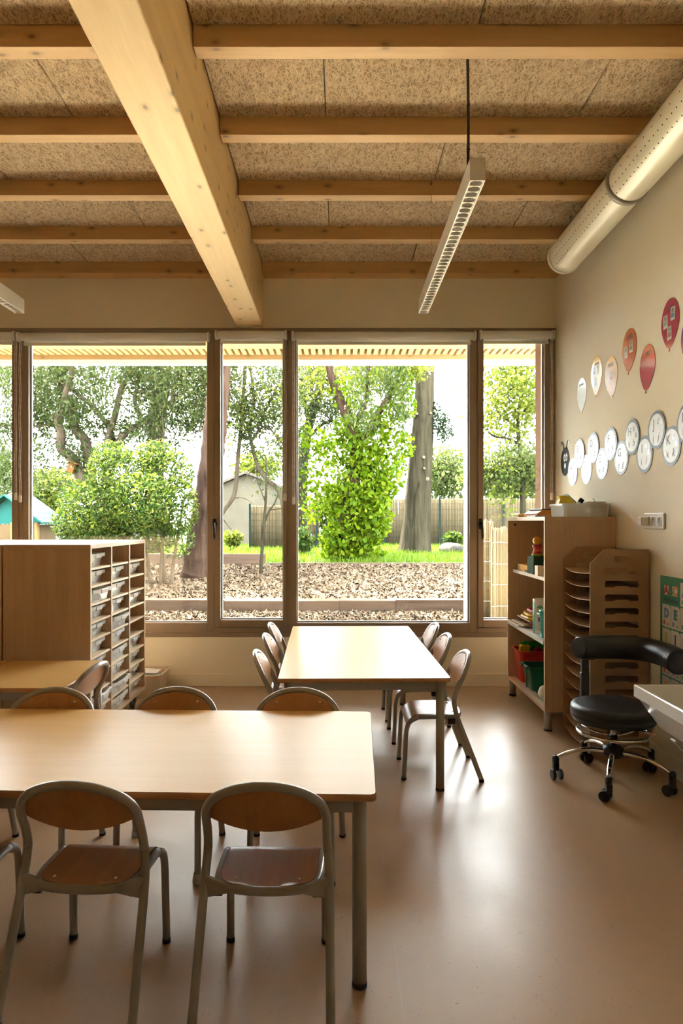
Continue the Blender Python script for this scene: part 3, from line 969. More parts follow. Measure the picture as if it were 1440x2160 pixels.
def make_tray(h=0.072):
    """clear open tray with a rim, a label holder and a thumb grip; local +x is its front"""
    t = thing('storage_tray', 'tray', 'tray')
    L, W, wb = 0.382, 0.292, 0.262
    th = 0.0022
    m = MB()
    o = [(-L / 2, -wb / 2, 0), (L / 2 - 0.012, -wb / 2, 0), (L / 2 - 0.012, wb / 2, 0), (-L / 2, wb / 2, 0)]
    p = [(-L / 2 - 0.005, -W / 2 + 0.012, h), (L / 2, -W / 2 + 0.012, h), (L / 2, W / 2 - 0.012, h), (-L / 2 - 0.005, W / 2 - 0.012, h)]
    # bowed front: insert middle verts
    def ring(q, bow):
        a, b_, c, d = q
        mids = [(b_[0] + bow * math.sin(math.pi * s / 6), b_[1] + (c[1] - b_[1]) * s / 6, b_[2]) for s in range(1, 6)]
        return [a, b_] + mids + [c, d]
    r0, r1 = ring(o, 0.004), ring(p, 0.010)
    n = len(r0)
    m.add(r0 + r1, [tuple(range(n))[::-1]] + [(i, (i + 1) % n, n + (i + 1) % n, n + i) for i in range(n)], False)
    def sh(r, d): return [(x + (d if x > 0 else -d), y + (d if y > 0.001 else (-d if y < -0.001 else 0)), z) for x, y, z in r]
    r2 = sh(r1, 0.012); r3 = [(x, y, z - 0.020) for x, y, z in r2]
    m.add(r1 + r2 + r3, [(i, (i + 1) % n, n + (i + 1) % n, n + i) for i in range(n)] + [(n + i, n + (i + 1) % n, 2 * n + (i + 1) % n, 2 * n + i) for i in range(n)])
    m.build('tub', M['tray'], t)
    xf = L / 2 + 0.020
    MB().box(xf - 0.002, xf + 0.006, -0.045, 0.045, h - 0.026, h - 0.002, 0.002, 1).build('thumb_grip', M['tray'], t)
    lb = MB().box(L / 2 - 0.009, L / 2 - 0.003, -0.020, 0.020, 0.008, h - 0.022, 0.001, 1)
    lb.build('label_slot', M['tray'], t)
    return t
tray0 = make_tray()
tr_first = [True]
colname = ['cabinet column beside the end panel', 'middle column of the cabinet', 'cabinet column nearest the window']
ordn = ['first', 'second', 'third', 'fourth', 'fifth', 'sixth', 'seventh', 'eighth', 'ninth', 'bottom']
filled = [[0, 1, 2, 3, 4, 5, 6, 7, 8, 9], [1, 2, 3, 4, 5, 6, 7, 8, 9], [1, 3, 6, 7, 8, 9]]
proud = {(0, 2): 0.035, (1, 4): 0.030, (1, 6): 0.020, (1, 8): 0.038, (0, 8): 0.038, (1, 9): 0.022, (2, 9): 0.0}
cont_cols = [(0.45, 0.55, 0.30), (0.62, 0.40, 0.30), (0.20, 0.45, 0.30), (0.55, 0.50, 0.45), (0.50, 0.30, 0.35), (0.60, 0.60, 0.62)]
for c, (ya, yb_) in enumerate(cols):
    for r_ in filled[c]:
        tr = tray0 if tr_first[0] else copy_tree(tray0)
        tr_first[0] = False
        zz = shz[r_] if r_ < 9 else CZ0 + 0.022
        px_ = proud.get((c, r_), 0.0) - 0.014 + R.uniform(-0.006, 0.004)
        tr.location = (CX1 - 0.215 + px_, (ya + yb_) / 2 + R.uniform(-0.004, 0.004), zz + 0.0006)
        tr.rotation_euler = (0, 0, math.radians(R.uniform(-1.2, 1.2)))
        tr['label'] = 'clear plastic tray, %s, %s row%s' % (colname[c], ordn[r_], ' from the top' if r_ < 9 else '')
        tr['group'] = 'clear trays in the tray cabinet'
        # what shows dimly through the plastic
        cc = cont_cols[R.randrange(len(cont_cols))]
        hh = R.uniform(0.012, 0.030)
        MB().box(-0.17, 0.165, -0.095, 0.095, 0.003, hh, 0.006, 2).build('contents', colour('tray_contents_%d' % cont_cols.index(cc), cc, 0.6), tr)
        if (c, r_) == (1, 3):
            MB().box(0.1985, 0.2005, -0.075, -0.025, 0.004, 0.050).build('photo_label', M['ink'], tr)
            MB().box(0.2005, 0.2015, -0.079, -0.056, 0.002, 0.054).build('photo_border', M['paper'], tr)

# beige tub on the floor behind the cabinet's window end
tb = thing('floor_tub', 'beige plastic tub with white papers on the floor past the tray cabinet', 'tub', (-1.42, 5.0, 0))
def open_tub(m, L, W, h, t=0.004, taper=0.88, rim=0.012, rr=0.03):
    def rrect(a, b, r, z, n=4):
        out = []
        for cx, cy, a0 in ((a - r, b - r, 0), (-a + r, b - r, 90), (-a + r, -b + r, 180), (a - r, -b + r, 270)):
            for q in range(n + 1):
                an = math.radians(a0 + 90 * q / n); out.append((cx + r * math.cos(an), cy + r * math.sin(an), z))
        return out
    a, b = L / 2, W / 2
    rings = [rrect(a * taper, b * taper, rr, 0), rrect(a, b, rr, h - 0.012), rrect(a + rim, b + rim, rr + rim, h - 0.012), rrect(a + rim, b + rim, rr + rim, h), rrect(a - t * 0.2, b - t * 0.2, rr, h), rrect(a * taper - t, b * taper - t, rr, t)]
    n = len(rings[0])
    m.add([v for r_ in rings for v in r_], [(i * n + k, i * n + (k + 1) % n, (i + 1) * n + (k + 1) % n, (i + 1) * n + k) for i in range(len(rings) - 1) for k in range(n)], False)
    m.add(rings[0], [tuple(range(n))]); m.add(rings[-1], [tuple(range(n))])
    return m
open_tub(MB(), 0.34, 0.30, 0.17).build('tub_body', colour('beige_tub_plastic', (0.62, 0.50, 0.34), 0.35), tb)
pm = MB()
for q in range(5):
    a = R.uniform(-0.5, 0.5)
    s = MB().box(-0.10, 0.10, -0.07, 0.07, 0, 0.001).xform(Matrix.Translation((0.03, R.uniform(-0.02, 0.02), 0.12 + 0.014 * q)) @ Matrix.Rotation(a, 4, 'Z') @ Matrix.Rotation(R.uniform(-0.35, 0.35), 4, 'Y'))
    s.build('paper_sheet', M['paper'], tb)
# ------------------------------------------------------------------ tall shelf unit (right)
SX0, SX1, SY0, SY1, SZ0, SZ1 = 1.225, 1.646, 4.105, 5.010, 0.115, 1.275
su = thing('shelf_unit', 'tall beech shelf unit on grey legs holding toys and bins', 'shelf unit', ((SX0 + SX1) / 2, (SY0 + SY1) / 2, 0))
def sb(n, *a, mat='beech', par=None): return MB().box(*a).build(n, M[mat], par or su, w=True)
sb('unit_top', SX0, SX1, SY0, SY1, SZ1 - 0.022, SZ1, 0.001, 1)
sb('unit_bottom', SX0, SX1, SY0, SY1, SZ0, SZ0 + 0.020)
for y in (SY0, SY1 - 0.018): sb('side_panel', SX0 + 0.0015, SX1, y, y + 0.018, SZ0 + 0.020, SZ1 - 0.022)
sb('back_panel', SX1 - 0.008, SX1, SY0 + 0.018, SY1 - 0.018, SZ0 + 0.020, SZ1 - 0.022)
for y in (SY0, SY1 - 0.018): sb('edge_strip', SX0 - 0.0005, SX0 + 0.0015, y, y + 0.018, SZ0 + 0.02, SZ1 - 0.022, mat='beech_edge')
UZ, LZ = 0.905, 0.535
sb('shelf', SX0 + 0.035, SX1 - 0.008, SY0 + 0.018, SY1 - 0.018, UZ - 0.022, UZ, mat='shelf_white')
sb('shelf', SX0 - 0.006, SX1 - 0.03, SY0 + 0.018, SY1 - 0.018, LZ - 0.022, LZ, mat='shelf_white')
for sx in (SX0 + 0.027, SX1 - 0.04):
    for sy in (SY0 + 0.027, SY1 - 0.04):
        lg = MB().cyl((sx, sy), 0.0245, 0.010, SZ0, 24).build('leg', M['legmetal'], su, w=True)
        MB().cyl((sx, sy), 0.0255, 0.0, 0.012, 24).build('foot_cap', M['black_pl'], lg).location = (-su.location.x, -su.location.y, 0)
MB().box(SX0 + 0.05, SX1 - 0.06, SY0 + 0.035, SY0 + 0.060, SZ0 - 0.028, SZ0).build('cross_rail', M['legmetal'], su, w=True)
MB().tube([(SX0 + 0.05, SY1 - 0.0185, 1.225), (SX0 + 0.05, SY1 - 0.0165, 1.225)], 0.009, 12).build('cam_hole', M['black_pl'], su, w=True)

def obox(name, x0, x1, y0, y1, z0, z1, mat, label, cat, bev=0.003, group=None, rz=0.0):
    c = ((x0 + x1) / 2, (y0 + y1) / 2, z0)
    t = MB().box(x0 - c[0], x1 - c[0], y0 - c[1], y1 - c[1], 0, z1 - z0, bev, 2).build(name, mat)
    t.location = c; t.rotation_euler = (0, 0, rz)
    return tag(t, label, cat, group)

# --- upper shelf
t = thing('game_box', 'flat orange and yellow game box lying on the upper shelf', 'box', (1.345, 4.79, UZ))
MB().box(-0.07, 0.085, -0.13, 0.13, 0, 0.044, 0.002, 1).build('carton', colour('amber_carton', (0.72, 0.40, 0.035)), t)
MB().box(-0.0715, 0.0, -0.1312, -0.06, 0.001, 0.015).build('printed_band', M['ink'], t)
MB().box(-0.0712, -0.0695, 0.075, 0.115, 0.010, 0.036).build('barcode_label', M['paper'], t)
t = thing('green_box', 'dark green cardboard box standing on the upper shelf', 'box', (1.325, 4.53, UZ))
MB().box(-0.068, 0.075, -0.075, 0.075, 0, 0.116, 0.002, 1).build('box_body', colour('bottle_green_card', (0.016, 0.05, 0.032), 0.8, spec=0.1), t)
obox('wooden_block', 1.248, 1.285, 4.33, 4.40, UZ, UZ + 0.064, colour('pale_block_wood', (0.72, 0.64, 0.52)), 'pale wooden block in front of the dark green box', 'block')
obox('wooden_block', 1.32, 1.36, 4.655, 4.70, UZ + 0.0442, UZ + 0.068, colour('pink_block', (0.60, 0.36, 0.24)), 'small pinkish wooden block lying on the orange game box', 'block')
t = thing('stacking_toy', 'stacking toy of coloured wooden rings with a yellow ball on top', 'toy', (1.302, 4.53, UZ + 0.1162))
prev = 0.0
for nm, h, r, cc in (('ring', 0.016, 0.037, (0.32, 0.42, 0.015)), ('ring', 0.014, 0.030, (0.45, 0.015, 0.025)), ('ring', 0.014, 0.0255, (0.62, 0.14, 0.02)), ('ring', 0.014, 0.025, (0.45, 0.03, 0.015)), ('ring', 0.017, 0.031, (0.30, 0.004, 0.015))):
    MB().lathe([(0, 0), (r * 0.94, 0), (r, 0.004), (r * 0.97, h - 0.003), (r * 0.9, h), (0, h)], (0, 0, prev), 20).build(nm, colour('toy_ring_%02d' % int(prev * 1000), cc, 0.35), t)
    prev += h
MB().lathe([(0.0, 0.0)] + [(0.029 * math.sin(math.pi * q / 10), 0.0275 * (1 - math.cos(math.pi * q / 10))) for q in range(1, 10)] + [(0.0, 0.055)], (0, 0, prev - 0.002), 20).build('ball', colour('amber_ball', (0.70, 0.36, 0.01), 0.35), t)

# --- lower shelf
def pegboard(x, y, z, label, pegs):
    t = thing('peg_puzzle', label, 'puzzle', (x, y, z))
    MB().box(-0.11, 0.11, -0.155, 0.155, 0, 0.009, 0.002, 1).build('board', M['beech'], t)
    MB().box(-0.1115, -0.109, -0.155, 0.155, 0.001, 0.008).build('pale_edge', M['shelf_white'], t)
    for i, (a, b, cc) in enumerate(pegs):
        p = MB().disc(a, b, 0.0125, 0.030, 0.034, 10, 0.0092).build('puzzle_piece', colour('puzzle_paint_%d' % i, cc, 0.4), t)
        MB().lathe([(0.004, 0), (0.0045, 0.012), (0.009, 0.014), (0.0095, 0.022), (0.006, 0.025), (0, 0.0255)], (a, b, 0.0125), 10).build('peg', M['beech_edge'], p)
    return t
pegboard(1.322, 4.825, LZ + 0.0005, 'bare wooden puzzle board sticking out over the lower shelf edge', [])
pegboard(1.345, 4.765, LZ + 0.0105, 'wooden puzzle board with knobbed painted pieces on the lower shelf', [(-0.05, 0.09, (0.1, 0.15, 0.3)), (-0.06, 0.0, (0.6, 0.4, 0.03)), (-0.05, -0.09, (0.5, 0.1, 0.2)), (0.03, 0.05, (0.1, 0.35, 0.1)), (0.03, -0.06, (0.5, 0.25, 0.1))])
pegboard(1.368, 4.70, LZ + 0.0484, 'wooden puzzle board under the yellow and red boards', [])
def handle_board(x, y, z, L, cc, nm, label, rz):
    t = MB()
    t.tube(catmull([(-0.05, -L / 2, 0.011), (-0.055, 0, 0.011), (-0.04, L / 2, 0.011), (0.03, L / 2 + 0.02, 0.011), (0.09, L / 2, 0.011), (0.10, 0, 0.011), (0.09, -L / 2, 0.011), (0.02, -L / 2 - 0.02, 0.011)], 5, True), 0.0105, 10, closed=True)
    t.box(-0.045, 0.092, -L / 2, L / 2, 0.005, 0.013)
    o = t.build(nm, colour(nm + '_plastic', cc, 0.3)); o.location = (x, y, z); o.rotation_euler = (0, 0, rz)
    return tag(o, label, 'toy')
handle_board(1.312, 4.665, LZ + 0.0576, 0.20, (0.78, 0.47, 0.01), 'drawing_board', 'lower yellow plastic drawing board with rounded frame on the lower shelf', 0.05)
handle_board(1.322, 4.665, LZ + 0.0794, 0.18, (0.80, 0.50, 0.012), 'drawing_board', 'upper yellow plastic drawing board just under the red one', -0.05)
handle_board(1.345, 4.655, LZ + 0.1012, 0.16, (0.62, 0.015, 0.02), 'red_drawing_board', 'red plastic drawing board on top of the yellow ones', 0.02)
t = thing('formula_tin', 'tall white tin with teal stripe and round green emblem on lower shelf', 'tin', (1.303, 4.425, LZ))
MB().lathe([(0.0, 0.0), (0.056, 0.0), (0.058, 0.003), (0.058, 0.214), (0.0565, 0.217), (0.054, 0.217), (0.054, 0.210), (0.0, 0.210)], (0, 0, 0), 32).build('tin_body', M['shelf_white'], t)
def curved_patch(r, a0, a1, z0, z1, n=8, ell=False):
    m = MB(); vs_ = []; fs_ = []
    if not ell:
        for q in range(n + 1):
            a = a0 + (a1 - a0) * q / n
            vs_ += [(r * math.cos(a), r * math.sin(a), z0), (r * math.cos(a), r * math.sin(a), z1)]
        fs_ = [(2 * q, 2 * q + 2, 2 * q + 3, 2 * q + 1) for q in range(n)]
    else:
        ac, zc, ha, hz = (a0 + a1) / 2, (z0 + z1) / 2, (a1 - a0) / 2, (z1 - z0) / 2
        vs_ = [(r * math.cos(ac), r * math.sin(ac), zc)]
        for q in range(20):
            th = 2 * math.pi * q / 20
            a = ac + ha * math.cos(th)
            vs_.append((r * math.cos(a), r * math.sin(a), zc + hz * math.sin(th)))
        fs_ = [(0, 1 + q, 1 + (q + 1) % 20) for q in range(20)]
    return m.add(vs_, fs_, True)
curved_patch(0.0584, math.radians(172), math.radians(205), 0.002, 0.196).build('teal_stripe', colour('teal_print', (0.10, 0.52, 0.47)), t)
curved_patch(0.0585, math.radians(218), math.radians(262), 0.125, 0.182, ell=True).build('round_emblem', colour('green_print', (0.10, 0.33, 0.22)), t)
curved_patch(0.0587, math.radians(226), math.radians(254), 0.148, 0.160).build('emblem_band', colour('lime_print', (0.55, 0.60, 0.30)), t)
curved_patch(0.0585, math.radians(228), math.radians(300), 0.078, 0.106).build('purple_print', colour('purple_print', (0.28, 0.07, 0.26)), t)
curved_patch(0.0585, math.radians(232), math.radians(300), 0.018, 0.070, ell=True).build('beige_print', colour('beige_print', (0.45, 0.34, 0.20)), t)
t = thing('teal_pot', 'teal plastic pot with a lid rim half hidden by the shelf side', 'pot', (1.292, 4.245, LZ))
MB().lathe([(0.0, 0.0), (0.048, 0.0), (0.050, 0.003), (0.053, 0.15), (0.058, 0.152), (0.058, 0.168), (0.052, 0.170), (0.0, 0.170)], (0, 0, 0), 24).build('pot_body', colour('teal_plastic', (0.03, 0.42, 0.38), 0.3), t)
MB().box(-0.066, -0.050, -0.03, 0.03, 0.140, 0.150, 0.002, 1).build('clip', colour('teal_plastic', (0.03, 0.42, 0.38)), t)

# --- bottom shelf
BZ = SZ0 + 0.0205
t = thing('red_bin', 'red plastic bin full of building blocks on the bottom shelf', 'bin', (1.425, 4.865, BZ))
open_tub(MB(), 0.355, 0.215, 0.218, 0.004, 0.86, 0.010).build('bin_body', colour('red_bin_plastic', (0.55, 0.035, 0.018), 0.28), t)
t = thing('green_bin', 'dark green plastic bin with notched handle in front of the red bin', 'bin', (1.425, 4.613, BZ))
open_tub(MB(), 0.355, 0.205, 0.158, 0.004, 0.86, 0.010).build('bin_body', colour('green_bin_plastic', (0.010, 0.13, 0.065), 0.28), t)
for s in (-1, 1): MB().box(-0.196, -0.176, s * 0.052 - 0.035, s * 0.052 + 0.035, 0.146, 0.163, 0.003, 1).build('grip_lip', colour('green_bin_plastic', (0.010, 0.13, 0.065), 0.28), t)
MB().box(-0.184, -0.178, -0.030, 0.030, 0.118, 0.148, 0.002, 1).build('grip_recess', colour('green_bin_light', (0.04, 0.20, 0.11), 0.3), t)
MB().box(-0.1745, -0.168, -0.012, -0.004, 0.01, 0.120).build('rib', colour('green_bin_rib', (0.012, 0.06, 0.035), 0.3), t)
t = thing('green_tray', 'flat green plastic tray lying on the bottom shelf', 'tray', (1.43, 4.30, BZ))
open_tub(MB(), 0.33, 0.32, 0.022, 0.003, 0.96, 0.006).build('tray_body', colour('green_lid_plastic', (0.035, 0.22, 0.10), 0.3), t)
t = thing('crumpled_cloth', 'crumpled white cloth on the flat green tray', 'cloth', (1.272, 4.262, BZ + 0.0225))
bm = bmesh.new(); bmesh.ops.create_icosphere(bm, subdivisions=3, radius=0.05)
for v in bm.verts:
    n_ = math.sin(v.co.x * 95 + 1) * math.sin(v.co.y * 80) * 0.007 + math.sin(v.co.z * 70 + v.co.x * 50) * 0.006
    v.co = Vector((v.co.x * 0.85, v.co.y * 0.8, v.co.z * 0.75)) * (1 + n_ / 0.05); v.co.z += 0.040
MB().bm(bm, True).build('cloth_lump', colour('off_white_cloth', (0.76, 0.71, 0.62), 0.8), t)

def brick(x, y, z, lx, ly, lz, cc, nm, label, rot=(0, 0, 0), cat='toy block', sx=3, sy=2):
    t = thing('building_block', label, cat, (x, y, z), rot=rot, group='building blocks in the red bin')
    MB().box(-lx / 2, lx / 2, -ly / 2, ly / 2, 0, lz, 0.0015, 1).build('block_body', colour(nm, cc, 0.25), t)
    for i in range(sx):
        for j in range(sy):
            MB().cyl((-lx / 2 + lx * (i + 0.5) / sx, -ly / 2 + ly * (j + 0.5) / sy), min(lx / sx, ly / sy) * 0.30, lz - 0.001, lz + 0.006, 10).build('stud', colour(nm, cc, 0.25), t)
    return t
bz = BZ + 0.165
brick(1.445, 4.93, bz, 0.27, 0.045, 0.09, (0.02, 0.36, 0.02), 'green_block_plastic', 'green toy block plate standing along the far side of the red bin', sx=6, sy=1)
brick(1.305, 4.865, bz + 0.015, 0.07, 0.04, 0.062, (0.78, 0.50, 0.01), 'yellow_block_plastic', 'yellow building block standing in the red bin', rot=(0.1, 0.05, 0.1), sx=2, sy=1)
brick(1.40, 4.875, bz + 0.005, 0.07, 0.04, 0.050, (0.42, 0.005, 0.03), 'crimson_block_plastic', 'crimson building block tilted in the red bin', rot=(0.15, 0.55, 0.2), sx=2, sy=1)
brick(1.535, 4.87, bz + 0.010, 0.06, 0.04, 0.045, (0.01, 0.06, 0.30), 'blue_block_plastic', 'blue building block tilted in the red bin', rot=(0.1, -0.6, 0.3), sx=2, sy=1)
brick(1.435, 4.800, bz + 0.006, 0.26, 0.05, 0.030, (0.02, 0.34, 0.02), 'green_block_plastic', 'green toy block plate lying at the near rim of the red bin', rot=(0.75, 0, 0), sx=6, sy=1)

# --- on top of the unit
t = thing('craft_tub', 'cloudy white plastic tub with craft supplies on top of the shelf unit', 'tub', (1.492, 4.29, SZ1 + 0.0005))
open_tub(MB(), 0.275, 0.285, 0.080, 0.003, 0.97, 0.008, 0.02).build('tub_body', M['tub'], t)
t = thing('yellow_punch', 'yellow plastic craft bottle leaning in the white tub', 'bottle', (1.412, 4.32, SZ1 + 0.030))
bm = bmesh.new()
prof = [(-0.044, -0.0265), (0.055, -0.0265), (0.075, 0.03), (0.02, 0.098), (-0.015, 0.104), (-0.045, 0.100), (-0.035, 0.080), (-0.047, 0.05)]
MB().prism(prof, -0.03, 0.03, 'y').build('bottle_body', colour('bright_yellow_plastic', (0.80, 0.60, 0.02), 0.3), t)
t = thing('glue_stick', 'white glue stick with dark blue cap poking out of the white tub', 'glue stick', (1.440, 4.225, SZ1 + 0.040), rot=(0.0, 0.62, 0))
MB().cyl((0, 0), 0.014, -0.034, 0.060, 16).build('stick_body', M['paper'], t)
MB().cyl((0, 0), 0.0144, 0.020, 0.036, 16).build('red_print', colour('red_print', (0.5, 0.06, 0.03)), t)
MB().cyl((0, 0), 0.0155, 0.058, 0.084, 16).build('cap', colour('navy_plastic', (0.012, 0.016, 0.09), 0.3), t)
t = thing('paper_folder', 'light blue paper folder leaning out of the white tub', 'folder', (1.500, 4.372, SZ1 + 0.085), rot=(0.12, 0.75, 0.0))
MB().box(-0.09, 0.105, -0.042, 0.042, 0.0, 0.0015).build('cover', colour('sky_blue_card', (0.20, 0.50, 0.62), 0.5), t)
MB().box(-0.086, 0.100, -0.042, 0.042, 0.0030, 0.0042).build('cover', colour('sky_blue_card', (0.20, 0.50, 0.62), 0.5), t)
obox('orange_pad', 1.425, 1.465, 4.36, 4.40, SZ1 + 0.0038, SZ1 + 0.097, colour('orange_plastic', (0.70, 0.17, 0.02), 0.35), 'small orange plastic pad behind the glue stick', 'pad')
t = thing('plastic_tray', 'small white plastic dish at the wall end of the white tub', 'dish', (1.560, 4.232, SZ1 + 0.0038))
open_tub(MB(), 0.105, 0.138, 0.088, 0.002, 0.9, 0.006, 0.02).build('dish_body', M['shelf_white'], t)
MB().tube(catmull([(0.0, -0.04, 0.003), (-0.004, -0.04, 0.060), (-0.012, -0.04, 0.100), (-0.022, -0.04, 0.104)], 4), 0.002, 6).build('wire_hook', M['duct_dark'], t)
t = thing('sponge_pack', 'yellow wrapped sponge pack lying on top of the shelf unit', 'packet', (1.30, 4.86, SZ1 + 0.0005))
MB().box(-0.055, 0.055, -0.075, 0.075, 0, 0.026, 0.008, 2).build('pack_body', colour('pale_yellow_wrap', (0.78, 0.58, 0.12), 0.3), t)
t = thing('orange_packet', 'orange and black foil packet beside the yellow sponge pack', 'packet', (1.355, 4.66, SZ1 + 0.0005), rz=0.2)
MB().prism([(-0.07, 0.0), (0.07, 0.0), (0.085, 0.035), (0.05, 0.052), (-0.02, 0.050), (-0.065, 0.025)], -0.09, 0.09, 'y').build('packet_body', colour('orange_foil', (0.68, 0.24, 0.02), 0.35), t)
MB().box(-0.03, 0.075, -0.091, 0.091, 0.044, 0.056, 0.004, 1).build('black_seal', M['black_pl'], t)
t = thing('bubble_wrap', 'flat grey plastic wrap in front of the orange packet', 'wrap', (1.278, 4.455, SZ1 + 0.0005))
MB().box(-0.04, 0.06, -0.10, 0.10, 0, 0.008, 0.003, 1).build('wrap_sheet', colour('grey_wrap', (0.50, 0.50, 0.46), 0.25), t)

# ------------------------------------------------------------------ cardboard sorter
KX0, KX1, KY0, KY1, KH = 1.327, 1.6375, 3.650, 4.085, 1.10
kt = thing('cardboard_sorter', 'brown cardboard paper sorter with many shelves beside the shelf unit', 'paper sorter', ((KX0 + KX1) / 2, (KY0 + KY1) / 2, 0))
zs_ = [0.975 - 0.0715 * q for q in range(13)]
def end_panel(y, name):
    """panel in the xz plane with a chamfered corner, hand hole and slots cut out (built from strips)"""
    m = MB(); th = 0.006
    ch = 0.075
    hx0, hx1 = KX0 + 0.078, KX0 + 0.255           # slot span
    zt = [KH]
    # solid side strips
    m.prism([(KX0, 0), (hx0, 0), (hx0, KH), (KX0 + ch, KH), (KX0, KH - ch)], y - th / 2, y + th / 2, 'y')
    m.prism([(hx1, 0), (KX1, 0), (KX1, KH), (hx1, KH)], y - th / 2, y + th / 2, 'y')
    # middle column with holes: horizontal bands between slots
    gaps = [(1.032, 1.063, hx0 + 0.040, hx1 - 0.044)] + [(z - 0.004, z + 0.030, hx0, hx1) for z in zs_]
    top = KH
    for (g0, g1_, a, b) in gaps:
        m.box(hx0, hx1, y - th / 2, y + th / 2, g1_, top)
        if a > hx0:
            r = (g1_ - g0) / 2
            arc = [(a + r - r * math.cos(math.pi * q / 10 - math.pi / 2), (g0 + g1_) / 2 + r * math.sin(math.pi * q / 10 - math.pi / 2)) for q in range(11)]
            arcl = [(a + r - r * math.cos(t_), (g0 + g1_) / 2 + r * math.sin(t_)) for t_ in [-math.pi / 2 + math.pi * q / 10 for q in range(11)]]
            m.prism([(hx0, g0)] + arcl + [(hx0, g1_)], y - th / 2, y + th / 2, 'y')
            arcr = [(b - r + r * math.cos(t_), (g0 + g1_) / 2 + r * math.sin(t_)) for t_ in [-math.pi / 2 + math.pi * q / 10 for q in range(11)]]
            m.prism([(hx1, g0)] + arcr + [(hx1, g1_)], y - th / 2, y + th / 2, 'y')
        else:
            c = 0.012                              # rounded upper slot corners, tab notches below
            for sgn, xc in ((1, hx0), (-1, hx1)):
                fil = [(xc, g1_)] + [(xc + sgn * (c - c * math.sin(t_)), g1_ - c + c * math.cos(t_)) for t_ in [math.pi / 2 * q / 5 for q in range(6)]]
                m.prism(fil, y - th / 2, y + th / 2, 'y')
                cut = 0.050
            m.box(hx0 + 0.052, hx1 - 0.052, y - th / 2, y + th / 2, g0, g0 + 0.006)
        top = g0
    m.box(hx0, hx1, y - th / 2, y + th / 2, 0, top)
    return m.build(name, M['card'], kt, w=True)
end_panel(KY0, 'end_panel'); end_panel(KY1, 'end_panel')
MB().box(KX1 - 0.006, KX1, KY0 + 0.003, KY1 - 0.003, 0, KH - 0.01).build('back_panel', M['card'], kt, w=True)
for z in zs_ + [0.975 - 0.0715 * 13]:
    n = 10
    pts = []
    for q in range(n + 1):
        u_ = q / n
        pts.append((KX0 + 0.012 - 0.016 * math.sin(math.pi * u_), KY0 + 0.003 + (KY1 - KY0 - 0.006) * u_))
    poly = pts + [(KX1 - 0.006, KY1 - 0.003), (KX1 - 0.006, KY0 + 0.003)]
    sag = MB()
    vs_ = [(x, y, z - 0.010 * math.sin(math.pi * (y - KY0) / (KY1 - KY0))) for x, y in poly]
    # top and bottom as strips so the sag stays smooth
    vt = []
    for q in range(n + 1):
        x, y = pts[q]; dz = -0.010 * math.sin(math.pi * q / n)
        vt += [(x, y, z + dz), (KX1 - 0.006, y, z + dz), (x, y, z + dz - 0.004), (KX1 - 0.006, y, z + dz - 0.004)]
    fs_ = []
    for q in range(n):
        a, b = 4 * q, 4 * q + 4
        fs_ += [(a, a + 1, b + 1, b), (a + 2, b + 2, b + 3, a + 3), (a, b, b + 2, a + 2), (a + 1, a + 3, b + 3, b + 1)]
    so = MB().add(vt, fs_).build('sorter_shelf', M['card'], kt, w=True)
    ve = []
    for q in range(n + 1):
        x, y = pts[q]; dz = -0.010 * math.sin(math.pi * q / n)
        ve += [(x - 0.0006, y, z + dz), (x - 0.0006, y, z + dz - 0.004)]
    MB().add(ve, [(2 * q, 2 * q + 1, 2 * q + 3, 2 * q + 2) for q in range(n)]).build('cut_edge', M['card_edge'], so, w=False).location = (-kt.location.x, -kt.location.y, 0)

# ------------------------------------------------------------------ roller stool
st = thing('rolling_stool', 'black rolling stool with chrome five-star base, foot ring and curved padded rest', 'stool', (1.32, 3.32, 0))
def around(a, r): return (r * math.cos(a), r * math.sin(a))
hub_z = 0.150
MB().lathe([(0.0, hub_z + 0.026), (0.030, hub_z + 0.026), (0.046, hub_z + 0.012), (0.050, hub_z - 0.012), (0.038, hub_z - 0.030), (0.0, hub_z - 0.030)], (0, 0, 0), 24).build('hub', M['black_pl'], st)
MB().lathe([(0.0, 0.085), (0.012, 0.085), (0.012, 0.125)], (0, 0, 0), 14).build('lower_column', M['chrome'], st)
for dgr, cz_ in ((28, 40), (100, 200), (172, 95), (244, -35), (316, -60)):
    a = math.radians(dgr)
    ps = []
    for r_, z in ((0.035, 0.147), (0.10, 0.150), (0.16, 0.143), (0.22, 0.124), (0.262, 0.103)):
        x, y = around(a, r_); ps.append((x, y, z))
    MB().tube(catmull(ps, 4), [0.0135] * 9 + [0.0125] * 4 + [0.0115] * 4, 12, flat=0.75).build('star_leg', M['chrome'], st)
    cx, cy = around(a, 0.268)
    c = MB()
    c.lathe([(0.0, 0.112), (0.012, 0.112), (0.0165, 0.106), (0.0165, 0.078), (0.0, 0.078)], (cx, cy, 0), 16)
    b = math.radians(cz_)                      # rolling direction
    fx, fy = math.cos(b), math.sin(b); sx, sy = -fy, fx
    ax, ay = cx - fx * 0.014, cy - fy * 0.014
    c.box(cx - 0.014, cx + 0.014, cy - 0.014, cy + 0.014, 0.040, 0.080, 0.004, 1)
    co = c.build('caster_housing', M['black_pl'], st)
    for s in (-1, 1):
        p0 = Vector((ax + sx * s * 0.010, ay + sy * s * 0.010, 0.0255)); p1 = Vector((ax + sx * s * 0.026, ay + sy * s * 0.026, 0.0255))
        MB().tube([p0, p0.lerp(p1, 0.2), p0.lerp(p1, 0.8), p1], [0.023, 0.0255, 0.0255, 0.022], 22).build('caster_wheel', M['black_pl'], st)
MB().cyl((0, 0), 0.0135, hub_z + 0.02, 0.29, 18).build('gas_column', M['chrome'], st)
